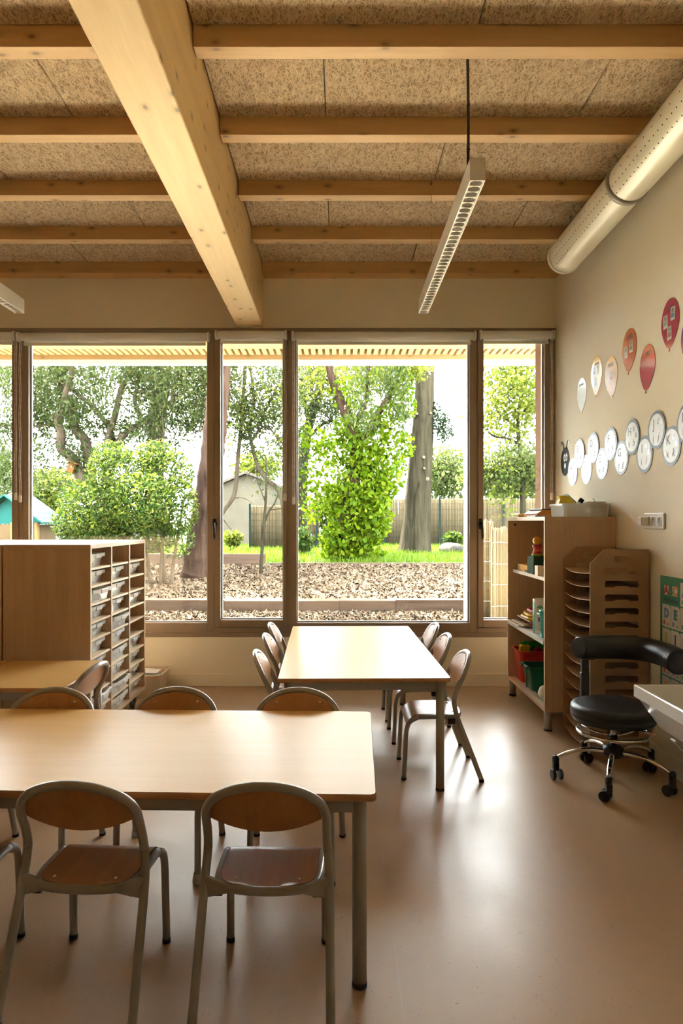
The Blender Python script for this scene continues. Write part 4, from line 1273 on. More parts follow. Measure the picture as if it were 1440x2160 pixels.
MB().lathe([(0.0135, 0.246), (0.020, 0.252), (0.027, 0.268), (0.030, 0.285), (0.0, 0.285)], (0, 0, 0), 20).build('column_sleeve', M['chrome'], st)
MB().cyl((0, 0), 0.019, 0.205, 0.225, 16).build('ring_collar', M['black_pl'], st)
rg = MB().tube([(0.165 * math.cos(2 * math.pi * q / 48), 0.165 * math.sin(2 * math.pi * q / 48), 0.240) for q in range(48)], 0.0085, 10, closed=True)
for dgr in (20, 140, 260):
    x, y = around(math.radians(dgr), 0.160); rg.tube([(0.017 * math.cos(math.radians(dgr)), 0.017 * math.sin(math.radians(dgr)), 0.216), (x * 0.6, y * 0.6, 0.224), (x, y, 0.240)], 0.005, 8)
rg.build('foot_ring', M['chrome'], st)
se = MB().lathe([(0.0, 0.298), (0.175, 0.298), (0.190, 0.303), (0.196, 0.312), (0.198, 0.322), (0.1965, 0.3245), (0.198, 0.327), (0.1965, 0.3355), (0.198, 0.338), (0.197, 0.356), (0.190, 0.367), (0.17, 0.373), (0.08, 0.376), (0.0, 0.377)], (0, 0, 0), 48).build('seat', M['vinyl'], st)
MB().lathe([(0.0, 0.285), (0.12, 0.287), (0.188, 0.297), (0.190, 0.301), (0.18, 0.302)], (0, 0, 0), 40).build('seat_plate', M['black_pl'], st)
MB().tube([(0.05, -0.15, 0.290), (0.085, -0.215, 0.292)], 0.004, 8).build('height_lever', M['chrome'], st)
MB().box(0.075, 0.098, -0.232, -0.205, 0.287, 0.297, 0.003, 1).build('lever_tip', colour('orange_brown_tip', (0.45, 0.22, 0.12)), st)
# padded rest: thick curved roll
zc = 0.617
arc = [(-0.128, 0.120), (-0.070, 0.142), (0.02, 0.150), (0.10, 0.140), (0.165, 0.105), (0.205, 0.045), (0.220, -0.03), (0.222, -0.10), (0.212, -0.175), (0.200, -0.240)]
pts = catmull([(x, y, zc) for x, y in arc], 5)
nn = len(pts)
rad = [0.058] * nn
for i, f_ in enumerate((0.86, 0.96)): rad[i] *= f_; rad[-1 - i] *= f_
rest = MB().tube(pts, rad, 24).build('padded_rest', M['vinyl'], st)
for frac in (0.45, 0.97):
    i = int(frac * (nn - 1)); d = (pts[min(i + 1, nn - 1)] - pts[i - 1]).normalized()
    MB().tube([pts[i] - d * 0.0015, pts[i] + d * 0.0015], rad[i] + 0.001, 24).build('seam', M['black_pl'], rest)
for (x, y) in ((-0.065, 0.205),):
    m = MB()
    m.box(x - 0.019, x + 0.019, y - 0.010, y + 0.010, 0.40, 0.590, 0.004, 1)
    m.box(x - 0.022, x + 0.022, y - 0.013, y + 0.013, 0.275, 0.48, 0.004, 1)
    m.build('rest_post', colour('dark_grey_post', (0.07, 0.07, 0.075), 0.4), st)
    MB().box(x - 0.018, x + 0.018, 0.0, y + 0.012, 0.272, 0.286, 0.003, 1).build('post_arm', M['black_pl'], st)
    MB().box(x - 0.030, x + 0.030, 0.14, y + 0.012, 0.552, 0.572, 0.004, 1).build('rest_bracket', M['black_pl'], st)

# ------------------------------------------------------------------ washbasin trough
WXF, WYE, WZR = 1.195, 2.80, 0.588
wb = thing('washbasin', 'white ceramic trough washbasin fixed to the balloon wall', 'washbasin', (1.42, 2.1, 0.42))
yA, yB = 1.35, WYE
m = MB()
def yz(y): return y
# outer shell rings from rim down to the floor of the trough
def rect(x0, y0, y1, z): return [(x0, y0, z), (XR - 0.001, y0, z), (XR - 0.001, y1, z), (x0, y1, z)]
rings = [rect(WXF + 0.016, yA + 0.016, yB - 0.016, WZR - 0.004), rect(WXF + 0.012, yA + 0.012, yB - 0.012, WZR), rect(WXF + 0.003, yA + 0.003, yB - 0.003, WZR), rect(WXF, yA, yB, WZR - 0.004), rect(WXF, yA, yB, WZR - 0.048), rect(WXF + 0.012, yA + 0.012, yB - 0.012, WZR - 0.052), rect(WXF + 0.092, yA + 0.075, yB - 0.035, 0.420)]
n = 4
m.add([v for r_ in rings for v in r_], [(i * n + k, i * n + (k + 1) % n, (i + 1) * n + (k + 1) % n, (i + 1) * n + k) for i in range(len(rings) - 1) for k in range(n)])
m.add(rings[-1], [(0, 1, 2, 3)])
inn = [rings[0], rect(WXF + 0.10, yA + 0.08, yB - 0.06, 0.452)]
inn = [[(min(x, XR - 0.06), y, z) for x, y, z in r_] for r_ in inn]
m.add([v for r_ in inn for v in r_], [(k, (k + 1) % n, n + (k + 1) % n, n + k) for k in range(n)]); m.add(inn[1], [(0, 1, 2, 3)])
m.box(XR - 0.06, XR - 0.001, yA + 0.012, yB - 0.012, 0.45, WZR)
m.build('trough', M['ceramic'], wb, w=True)
p = P(1420, 1553, 2.62)
MB().box(p.x - 0.005, p.x + 0.005, 2.60, 2.635, 0.413, 0.4205, 0.001, 1).build('support_clip', M['white_pl'], wb, w=True)
MB().tube(catmull([(p.x, 2.60, 0.41), (p.x + 0.004, 2.56, 0.398), (p.x + 0.01, 2.50, 0.405)], 4), 0.002, 6).build('wire', M['duct_dark'], wb, w=True)
MB().tube(catmull([(1.50, 2.3, 0.43), (1.50, 2.3, 0.34), (1.53, 2.3, 0.29), (XR - 0.002, 2.3, 0.28)], 5), 0.02, 14).build('drain_pipe', M['white_pl'], wb, w=True)
# ------------------------------------------------------------------ things on the right wall
WROT = Matrix(((0, 0, -1), (-1, 0, 0), (0, 1, 0))).to_euler()     # local x = towards the room, y = up, z = off the wall
def wall_thing(name, label, cat, Y, Z, group=None, off=0.0):
    return thing(name, label, cat, (XR - 0.0004 - off, Y, Z), rot=WROT, group=group)
def wallYZ(px, py):
    Y = F * (XR - 0.003) / (px - VX)
    return Y, CZ - (py - VY) * Y / F
def text(s, size, mat, parent, x, y, z, name='lettering', shear=0.0, bold=0.0, sx=1.0):
    cu = bpy.data.curves.new('t', 'FONT')
    cu.body = s; cu.size = size; cu.align_x = 'CENTER'; cu.align_y = 'CENTER'; cu.extrude = 0.0003; cu.shear = shear; cu.offset = bold
    cu.resolution_u = 3
    ob = bpy.data.objects.new('t', cu); COL.objects.link(ob)
    dg = bpy.context.evaluated_depsgraph_get()
    me = bpy.data.meshes.new_from_object(ob.evaluated_get(dg))
    bpy.data.objects.remove(ob); bpy.data.curves.remove(cu)
    me.name = name
    me.materials.clear(); me.materials.append(mat)
    o = bpy.data.objects.new(name, me); COL.objects.link(o)
    o.parent = parent; o.location = (x, y, z); o.scale = (sx, 1, 1)
    return o

def balloon_poly(w, h, n=36):
    out = []
    for q in range(n):
        a = 2 * math.pi * q / n + math.pi / 2
        c, s = math.cos(a), math.sin(a)
        k = 1.0 if s > 0 else (1 - 0.42 * (-s) ** 2.4 * abs(c) - 0.10 * (-s))
        out.append((c * w / 2 * k, s * h / 2 * (1.0 if s > 0 else 1.06)))
    return out
skin = [(0.42, 0.24, 0.16), (0.20, 0.10, 0.06), (0.55, 0.35, 0.25)]
shirts = [(0.08, 0.10, 0.12), (0.16, 0.36, 0.36), (0.06, 0.20, 0.34), (0.42, 0.10, 0.10), (0.55, 0.50, 0.60)]
def photo_card(parent, x, y, rot, i, w=0.044, h=0.066, z=0.0016):
    c = MB().box(-w / 2, w / 2, -h / 2, h / 2, 0, 0.0009).build('photo_card', colour('photo_paper', (0.72, 0.72, 0.68), 0.25), parent)
    c.location = (x, y, z); c.rotation_euler = (0, 0, rot)
    MB().box(-w / 2 + 0.004, w / 2 - 0.004, -h / 2 + 0.014, h / 2 - 0.004, 0.0008, 0.0012).build('photo_ground', colour('photo_ground', (0.50, 0.55, 0.52), 0.2), c)
    MB().prism([(-0.016, -h / 2 + 0.014), (0.016, -h / 2 + 0.014), (0.013, -0.004), (0.006, 0.002), (-0.006, 0.002), (-0.013, -0.004)], 0.0012, 0.0015, 'z').build('shirt', colour('photo_shirt_%d' % (i % 5), shirts[i % 5], 0.3), c)
    MB().disc(0, 0.015, 0.0017, 0.0085, 0.0105, 14, 0.0014).build('hair', colour('photo_hair', (0.03, 0.022, 0.018), 0.3), c)
    MB().disc(0, 0.0125, 0.0019, 0.0068, 0.0085, 14, 0.0016).build('face', colour('photo_skin_%d' % (i % 3), skin[i % 3], 0.3), c)
bal = [  # px, py, w, h, colour, tilt, month, label, photos (x, y, tilt)
    (1226, 831, 0.180, 0.215, (0.60, 0.58, 0.50), 2, 'JANVIER', 'pale silvery paper balloon on the wall, lowest and nearest the window', []),
    (1257, 791, 0.190, 0.235, (0.72, 0.46, 0.04), -3, 'FÉVRIER', 'yellow paper balloon with three small photos on the wall', [(-0.035, 0.028, 0.05), (0.025, 0.030, -0.08), (-0.012, -0.045, 0.02)]),
    (1288, 793, 0.195, 0.235, (0.68, 0.36, 0.06), 8, 'MARS', 'orange-yellow paper balloon with one photo, tilted on the wall', [(0.0, -0.005, 0.05)]),
    (1326, 737, 0.195, 0.235, (0.62, 0.19, 0.09), -5, 'AVRIL', 'orange paper balloon lettered AVRIL with two photos', [(-0.040, -0.012, 0.06), (0.028, 0.012, -0.04)]),
    (1364, 773, 0.185, 0.235, (0.48, 0.025, 0.045), -8, 'MAI', 'red paper balloon lettered MAI without photos', []),
    (1412, 680, 0.188, 0.238, (0.46, 0.065, 0.13), -4, 'JUIN', 'pink paper balloon lettered JUIN with three photos', [(-0.048, 0.010, 0.06), (0.028, 0.038, -0.06), (-0.002, -0.052, 0.04)]),
    (1456, 712, 0.188, 0.238, (0.24, 0.07, 0.26), -4, 'JUILLET', 'purple paper balloon next to the pink one', []),
]
ip = 0
for (px, py, w, h, cc, tilt, mon, label, ph) in bal:
    Y, Z = wallYZ(px, py)
    t = wall_thing('paper_balloon', label, 'balloon', Y, Z, 'paper birthday balloons on the wall')
    Mt = Matrix.Rotation(math.radians(tilt), 4, 'Z')
    nm = 'laminated_%s_card' % mon.lower().replace('é', 'e')
    m = MB().prism(balloon_poly(w, h), 0.0, 0.0016, 'z')
    b = m.xform(Mt).build('balloon_card', colour(nm, cc, 0.12, coat=0.3), t)
    MB().prism([(-0.006, -h * 0.525), (0.006, -h * 0.525), (0.003, -h * 0.55), (0.009, -h * 0.60), (-0.009, -h * 0.60), (-0.003, -h * 0.55)], 0.0, 0.0016, 'z').xform(Mt).build('knot', colour(nm, cc, 0.10), t)
    lt = text(mon, 0.034 if len(mon) < 6 else 0.024, M['ink'], t, *(Mt @ Vector((0, h * 0.29, 0.0018))), name='month_lettering')
    lt.rotation_euler = (0, 0, math.radians(-tilt * 0.5))
    for (x, y, rt) in ph:
        q = Mt @ Vector((x, y, 0)); photo_card(t, q.x, q.y, rt, ip); ip += 1

# caterpillar of letter discs
Y, Z = wallYZ(1191, 974)
t = wall_thing('caterpillar_head', 'black paper caterpillar head with white eyes and feelers', 'wall decoration', Y, Z)
MB().disc(0, 0, 0.0016, 0.095, 0.103, 36).build('head_disc', colour('black_card', (0.028, 0.027, 0.026), 0.7, spec=0.15), t)
for s in (-1, 1):
    e = MB().disc(0.012 + s * 0.022, 0.030, 0.0022, 0.021, 0.029, 20, 0.0014).build('eye', M['paper'], t)
    MB().disc(0.014 + s * 0.017, 0.026, 0.0027, 0.010, 0.014, 14, 0.002).build('pupil', M['ink'], e)
    MB().tube(catmull([(s * 0.030, 0.095, 0.002), (s * 0.042, 0.125, 0.002), (s * 0.060, 0.145, 0.002), (s * 0.082, 0.152, 0.002)], 4), 0.0022, 6).build('feeler', colour('black_card', (0.028, 0.027, 0.026)), t)
    MB().disc(s * 0.088, 0.142, 0.0024, 0.011, 0.018, 14).build('feeler_tip', colour('grey_card', (0.45, 0.44, 0.42), 0.3), t)
MB().disc(0.0, -0.030, 0.0022, 0.016, 0.020, 18, 0.0014).build('nose', colour('grey_card', (0.45, 0.44, 0.42), 0.3), t)
segs = [(1207, 995.3), (1221.8, 956.7), (1236, 990), (1250.7, 944.6), (1269, 977.4), (1287.8, 936.4), (1310, 965.3), (1333, 921.9), (1358.4, 958.3), (1384.6, 906.7), (1415, 940.5), (1449, 893)]
for i, (px, py) in enumerate(segs):
    L = 'ABCDEFGHIJKL'[i]
    Y, Z = wallYZ(px, py)
    t = wall_thing('letter_disc', 'laminated grey-rimmed paper disc of the caterpillar, lettered %s' % L, 'wall decoration', Y, Z, 'letter discs of the wall caterpillar', off=0.0017 + 0.0019 * (i % 2))
    rx, ry = 0.098, 0.099
    MB().disc(0, 0, 0.0012, rx, ry, 40).build('rim_disc', M['gloss_dark'], t)
    MB().disc(0, 0, 0.0017, rx * 0.84, ry * 0.84, 40, 0.001).build('letter_field', M['gloss_white'], t)
    text(L, 0.070, M['ink'], t, -0.028, 0.030, 0.0019, 'capital_letter')
    text(L.lower(), 0.050, M['ink'], t, -0.034, -0.040, 0.0019, 'small_letter')
    text(L.lower(), 0.060, M['ink'], t, 0.022, -0.036, 0.0019, 'script_letter', shear=0.35)
    for k in range(2):
        MB().box(0.012 + 0.030 * k, 0.036 + 0.030 * k, 0.028 - 0.036 * k, 0.058 - 0.036 * k, 0.0016, 0.0021).build('picture', colour('grey_picture_%d' % k, (0.12 + 0.1 * k, 0.13 + 0.1 * k, 0.13 + 0.1 * k), 0.2), t)

# power socket
Y, Z = wallYZ(1380.5, 1099.3)
t = wall_thing('power_socket', 'white triple wall socket with one plug above the sorter', 'socket', Y, Z)
MB().box(-0.112, 0.112, -0.042, 0.042, 0, 0.010, 0.004, 2).build('cover_plate', M['white_pl'], t)
for k, x in enumerate((-0.070, 0.0, 0.070)):
    q = MB().box(x - 0.0255, x + 0.0255, -0.0235, 0.0235, 0.009, 0.0112, 0.001, 1).build('socket_insert', M['white_pl'], t)
    MB().lathe([(0.0, 0.0114), (0.0195, 0.0114), (0.0205, 0.0119)], (x, 0, 0), 24).build('socket_well', colour('grey_socket_well', (0.30, 0.28, 0.25), 0.4), q)
    MB().cyl((x, 0.011), 0.0025, 0.0114, 0.020, 8).build('earth_pin', M['chrome'], q)
MB().box(-0.092, -0.050, -0.021, 0.023, 0.011, 0.052, 0.004, 1).build('plug', M['white_pl'], t)

# alphabet poster
PY0, PZ1 = 3.545, 0.972
t = wall_thing('alphabet_poster', 'green alphabet poster with picture letters behind the stool', 'poster', PY0, PZ1)
W_, H_ = 0.505, 0.752
MB().box(0, W_, -H_, 0, 0, 0.0010).build('poster_sheet', colour('poster_green', (0.085, 0.33, 0.22), 0.18), t)
cw, rh = 0.092, 0.121
x0_, y0_ = 0.022, -0.141
for k, (ch, cc) in enumerate((('A', (0.50, 0.015, 0.03)), ('B', (0.02, 0.16, 0.04)), ('C', (0.70, 0.30, 0.02)))):
    bx = 0.066 + 0.047 * k
    MB().box(bx - 0.021, bx + 0.021, -0.094, -0.046, 0.0009, 0.0013, 0.0).build('title_tile', M['paper'], t)
    text(ch, 0.062, colour('poster_title_%s' % ch.lower(), cc, 0.4), t, bx, -0.070, 0.0016, 'title_letter', bold=0.004)
text('Abécédaire', 0.033, M['ink'], t, 0.113, -0.119, 0.0014, 'title_word')
letters = 'ABCDEFGHIJKLMNOPQRSTUVWXYZ'
lc = {'D': (0.04, 0.30, 0.58), 'E': (0.02, 0.33, 0.36), 'I': (0.38, 0.45, 0.01), 'J': (0.08, 0.02, 0.16), 'S': (0.72, 0.40, 0.01), 'A': (0.05, 0.08, 0.30)}
pal = [(0.55, 0.05, 0.05), (0.05, 0.25, 0.5), (0.1, 0.35, 0.1), (0.6, 0.3, 0.02), (0.3, 0.05, 0.35)]
cells = [(0, c) for c in (2, 3, 4)] + [(r_, c) for r_ in range(1, 6) for c in range(5)]
for i, ch in enumerate(letters):
    r_, c = cells[i]
    x = x0_ + cw * c; y = y0_ - rh * (r_ - 1) - 0.0
    cell = MB().prism([(x + 0.002, y - rh + 0.006), (x + cw - 0.002, y - rh + 0.006), (x + cw - 0.002, y - 0.018), (x + cw - 0.008, y - 0.006), (x + cw - 0.020, y - 0.001), (x + 0.002, y - 0.001)], 0.0009, 0.0013, 'z').build('letter_cell', colour('poster_cell_paper', (0.74, 0.72, 0.66), 0.2), t)
    MB().box(x + 0.020, x + cw - 0.020, y - 0.072, y - 0.020, 0.0012, 0.00145).build('letter_tile', colour('poster_tile', (0.66, 0.66, 0.64), 0.2), cell)
    cc = lc.get(ch, pal[i % 5])
    text(ch, 0.064, colour('poster_letter_' + ch.lower(), cc, 0.4), cell, x + cw * 0.5, y - 0.046, 0.0016, 'letter', bold=0.003)
    pc = pal[(i + 2) % 5]
    MB().disc(x + 0.024, y - 0.092, 0.0015, 0.010, 0.012, 9, 0.0012).build('picture', colour('poster_pic_%d' % ((i + 2) % 5), pc, 0.4), cell)
    text(ch.lower() + ' ' + ch.lower(), 0.020, M['ink'], cell, x + 0.062, y - 0.098, 0.0015, 'small_letters')
# ------------------------------------------------------------------ outside: canopy and ground
ALB = 0.35
M['white_trim'] = plain('white_metal_trim', (0.80, 0.80, 0.78), 0.4, var=0.02)
cn = thing('slatted_canopy', 'wooden slatted canopy over the windows with white edge trim', 'canopy', (-1.5, 6.3, 2.85))
MB().box(-7.0, 5.0, 5.5, 7.10, 3.06, 3.16).build('canopy_roof', colour('canopy_roof_board', (0.25, 0.17, 0.09), 0.7), cn, w=True)
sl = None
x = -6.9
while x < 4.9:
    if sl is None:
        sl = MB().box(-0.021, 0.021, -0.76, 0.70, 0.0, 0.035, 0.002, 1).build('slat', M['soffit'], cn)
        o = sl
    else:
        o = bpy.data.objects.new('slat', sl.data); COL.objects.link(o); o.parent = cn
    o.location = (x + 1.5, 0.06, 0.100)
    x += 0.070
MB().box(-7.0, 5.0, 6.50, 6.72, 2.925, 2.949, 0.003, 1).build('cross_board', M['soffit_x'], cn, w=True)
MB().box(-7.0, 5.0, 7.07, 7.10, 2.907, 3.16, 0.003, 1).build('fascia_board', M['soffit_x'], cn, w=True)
MB().box(-7.0, 5.0, 7.07, 7.13, 2.853, 2.906, 0.004, 1).build('white_drip_edge', M['white_trim'], cn, w=True)
MB().box(1.290, 1.338, 7.072, 7.120, 0.0, 2.853, 0.004, 1).build('white_post', M['white_trim'], cn, w=True)
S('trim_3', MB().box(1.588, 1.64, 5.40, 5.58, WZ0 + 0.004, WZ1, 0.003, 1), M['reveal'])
S('trim_4', MB().box(XL, XR, 5.336, 5.56, WZ0, WZ0 + 0.005, 0.001, 1), colour('pale_sill_metal', (0.50, 0.44, 0.34), 0.5))

ALB = 0.17                       # outdoor colours darkened so they don't blow out at the room's exposure
def gz(Y, X=0.0):
    if Y < 9.55: return 0.03
    if Y < 14.0: return 0.165 + (Y - 9.55) / 4.45 * 0.235
    return 0.40
mulch, nt, b_ = new_mat('wood_chip_mulch')
v_ = coords(nt, rnd=False)
c_ = ramp(nt, noise(nt, v_, 22, 4, 0.7), [(0.3, (0.03, 0.019, 0.011)), (0.7, (0.08, 0.055, 0.034))])
nt.links.new(c_, b_.inputs['Base Color']); b_.inputs['Roughness'].default_value = 0.9; b_.inputs['Specular IOR Level'].default_value = 0.02
bump(nt, b_, noise(nt, v_, 40, 3), 0.8, 0.02)
M['mulch'] = mulch
M['turf'] = plain('turf_soil', (0.10, 0.17, 0.03), 0.9, var=0.3, vscale=8)
def strip(name, x0, x1, y0, y1, z0, z1, mat, nx=2, ny=10):
    m = MB(); vs_ = []; fs_ = []
    for j in range(ny + 1):
        for i in range(nx + 1):
            t = j / ny
            vs_.append((x0 + (x1 - x0) * i / nx, y0 + (y1 - y0) * t, z0 + (z1 - z0) * t))
    for j in range(ny):
        for i in range(nx):
            a = j * (nx + 1) + i
            fs_.append((a, a + 1, a + nx + 2, a + nx + 1))
    o = m.add(vs_, fs_).build(name, mat, None)
    return o
tag(strip('mulch_bed', -14, 12, 8.3, 9.5, 0.03, 0.03, M['mulch']), kind='structure')
M['bounce_ground'] = plain('pale_bounce_ground', (4.0, 3.5, 2.65), 0.85, var=0.06, vscale=3)  # unseen pale ground, added to bounce sunlight up into the room
tag(strip('bounce_ground', -14, 12, 5.5, 8.3, 0.035, 0.032, M['bounce_ground']), kind='structure')
tag(strip('mulch_slope', -14, 12, 9.5, 14.05, 0.165, 0.40, M['mulch']), kind='structure')
tag(MB().box(-14, 12, 9.56, 9.62, -0.05, 0.164).build('mulch_bank', M['mulch']), kind='structure')
tag(strip('lawn', -40, 40, 14.0, 70, 0.40, 0.42, M['turf']), kind='structure')

def chips(n, x0, x1, y0, y1):
    X = NR.uniform(x0, x1, n); Y = NR.uniform(y0, y1, n)
    Zg = np.array([gz(y) for y in Y]) + NR.uniform(0.0, 0.015, n)
    return np.stack([X, Y, Zg], axis=1)
ch = np.concatenate([chips(9000, -5, 4.5, 8.35, 9.34), chips(26000, -6.0, 5.5, 9.66, 13.86)])
def keep_clear(C, spots, slabs):
    """no loose chip or blade inside a trunk (x, y, radius) or a standing thing (x0, x1, y0, y1)"""
    k = np.ones(len(C), bool)
    for (x, y, r_) in spots: k &= (C[:, 0] - x) ** 2 + (C[:, 1] - y) ** 2 > r_ * r_
    for (a, b, c, d_) in slabs: k &= ~((C[:, 0] > a) & (C[:, 0] < b) & (C[:, 1] > c) & (C[:, 1] < d_))
    return C[k]
ch = keep_clear(ch, [(P(408, 0, 12.0).x, 12.0, 0.33), (P(550, 0, 12.5).x, 12.5, 0.07)], [(1.7, 2.5, 8.15, 8.28), (1.7, 2.1, 8.65, 8.78), (-7.3, -5.55, 13.1, 14.6)])
V, Fq = leaves(ch, 0.060, 0.42)
V[:, 2] = np.maximum(V[:, 2], np.repeat(np.array([gz(y) for y in ch[:, 1]]), 4) - 0.002)
chip = raw_mesh('wood_chips', V, Fq, island_mat('wood_chip_mix', [(0.04, 0.026, 0.016), (0.19, 0.125, 0.075), (0.30, 0.21, 0.135), (0.52, 0.40, 0.28), (0.10, 0.066, 0.04)], 0.85), kind='stuff')
tag(chip, 'loose wood chip mulch covering the play area', 'mulch')

# timber sleepers
M['sleeper'] = wood('old_sleeper_timber', (0.10, 0.065, 0.045), (0.30, 0.20, 0.14), 'x', 24, 0.85)
def sleeper(x0, x1, y, z0, z1, label, group):
    c = ((x0 + x1) / 2, y, z0)
    o = MB().box(x0 - c[0], x1 - c[0], -0.10, 0.10, 0, z1 - z0, 0.004, 1).build('timber_sleeper', M['sleeper'])
    o.location = c
    tag(o, label, 'sleeper', group)
xs = [-5.2, -2.85, -1.55, 0.02, 0.78, 2.02, 3.4]
for i, (a, b) in enumerate(zip(xs[:-1], xs[1:])):
    sleeper(a, b, 9.50 + R.uniform(-0.01, 0.01), 0.02, 0.178 + R.uniform(-0.006, 0.006), 'dark timber sleeper edging the lower mulch bed, ' + ['left of the round bush stems', 'below the leaning red-barked trunk', 'below the thin sapling', 'below the ivy-clad trunk', 'below the furrowed trunk', 'ending behind the reed screens'][i], 'lower row of sleepers')
for a, b, wh in ((-5.3, -3.9, 'behind the round bush'), (-3.9, -1.47, 'ending at the thin sapling')):
    sleeper(a + 0.006, b - 0.006, 14.0, 0.37, 0.60, 'dark raised timber sleeper between mulch and lawn, ' + wh, 'raised sleepers at the lawn')
sleeper(-1.40, 4.0, 14.02, 0.34, 0.415, 'thin low edging board between mulch and lawn by the ivy-clad trunk', None)

# grass blades
n = 26000
X = NR.uniform(-9, 9, n); Y = 14.22 + NR.uniform(0, 1, n) ** 1.3 * 10.6
base = keep_clear(np.stack([X, Y, np.full(n, 0.40)], axis=1),
                  [(P(725, 0, 15.2).x, 15.2, 0.28), (P(632, 0, 19.0).x, 19.0, 0.24), (P(874, 0, 19.0).x, 19.0, 0.52), (P(320, 0, 17.0).x, 17.0, 0.28), (P(950, 0, 19.0).x, 19.0, 0.36), (P(455, 0, 15.5).x, 15.5, 0.1), (P(602, 0, 15.5).x, 15.5, 0.1), (P(1104, 0, 21.0).x, 21.0, 0.14), (P(205, 0, 14.6).x, 14.6, 0.5)],
                  [(-7.4, -5.5, 14.0, 14.65), (-2.9, -0.5, 21.9, 22.16)])
n = len(base)
h = NR.uniform(0.05, 0.17, (n, 1)); d = NR.normal(size=(n, 3)) * 0.35; d[:, 2] = 1
w = NR.normal(size=(n, 3)); w[:, 2] = 0; w /= np.linalg.norm(w, axis=1)[:, None]
V = np.stack([base - w * 0.010, base + w * 0.010, base + d * h], axis=1).reshape(-1, 3)
Fq = np.arange(n * 3).reshape(-1, 3)
gr = raw_mesh('grass', V, Fq, leaf_mat('grass_blade', (0.14, 0.30, 0.02), (0.26, 0.46, 0.03), (0.42, 0.58, 0.06), 0.55), kind='stuff')
tag(gr, 'bright green grass of the lawn behind the mulch', 'grass')

# ------------------------------------------------------------------ trees and shrubs
def blob_pts(blobs, shell=2.0):
    out = []
    for (px, py, Y, rx, rz, n) in blobs:
        c = P(px, py, Y); k = Y / F
        a, b = rx * k, rz * k
        u = NR.normal(size=(n, 3)); u /= np.linalg.norm(u, axis=1)[:, None]
        r = NR.uniform(0, 1, (n, 1)) ** (1 / (1 + shell))
        out.append(np.array([c.x, c.y, c.z]) + u * r * np.array([a, (a + b) / 2, b]))
    return np.concatenate(out)
def limb(m, pts, Y, w0, w1, n=6, dY=0.0, seg=10):
    ps = [P(x, y, Y + dY * i / max(1, len(pts) - 1)) for i, (x, y) in enumerate(pts)]
    ps = catmull(ps, n)
    k = Y / F / 2
    m.tube(ps, [(w0 + (w1 - w0) * i / (len(ps) - 1)) * k * R.uniform(0.93, 1.07) for i in range(len(ps))], seg)
    return ps
def twigs(m, ps, n, L, Y):
    ends = []
    for q in range(n):
        p = ps[R.randrange(len(ps) // 4, len(ps))]
        d = Vector((R.gauss(0, 1), R.gauss(0, 0.6), R.gauss(0.1, 0.8))).normalized()
        mid = p + d * L * 0.5 + Vector((0, 0, R.uniform(-0.1, 0.1)))
        e = mid + (d + Vector((0, 0, R.uniform(-0.6, 0.3)))).normalized() * L * 0.5
        m.tube(catmull([p, mid, e], 3), [0.016, 0.015, 0.013, 0.011, 0.008, 0.006, 0.004], 5)
        ends += [mid, e]
    return ends
def foliage(name, parent, C, size, mat, aspect=0.5, droop=0.0):
    V, Fq = leaves(C, size, aspect, droop)
    o = raw_mesh(name, V, Fq, mat, parent, 'stuff', loc=tuple(parent.location))
    return o
def sprays(centres, n, rx, rz):
    out = []
    for c in centres:
        u = NR.normal(size=(n, 3)) * np.array([rx, rx, rz]) * NR.uniform(0.6, 1.3)
        out.append(np.array(c[:]) + u)
    return np.concatenate(out)
LM = {
    'bush': leaf_mat('laurel_leaf', (0.045, 0.12, 0.018), (0.10, 0.20, 0.03), (0.26, 0.34, 0.05), 0.4),
    'ivy': leaf_mat('ivy_leaf', (0.14, 0.30, 0.008), (0.30, 0.52, 0.012), (0.52, 0.68, 0.04), 0.6),
    'conifer': leaf_mat('cypress_leaf', (0.06, 0.11, 0.03), (0.12, 0.18, 0.05), (0.22, 0.27, 0.09), 0.45),
    'yellow': leaf_mat('spring_leaf', (0.22, 0.32, 0.03), (0.36, 0.46, 0.06), (0.50, 0.55, 0.12), 0.6),
    'dark': leaf_mat('dark_conifer_leaf', (0.03, 0.07, 0.03), (0.06, 0.11, 0.045), (0.10, 0.15, 0.06), 0.35),
    'hedge': leaf_mat('far_hedge_leaf', (0.16, 0.26, 0.06), (0.27, 0.36, 0.10), (0.40, 0.45, 0.18), 0.5),
}
BK = {
    'grey': bark_mat('grey_bark', (0.085, 0.065, 0.045), (0.24, 0.19, 0.135)),
    'red': bark_mat('red_fibrous_bark', (0.036, 0.020, 0.015), (0.14, 0.086, 0.062), 12),
    'furrow': bark_mat('furrowed_grey_bark', (0.030, 0.026, 0.016), (0.115, 0.10, 0.062), 11),
}

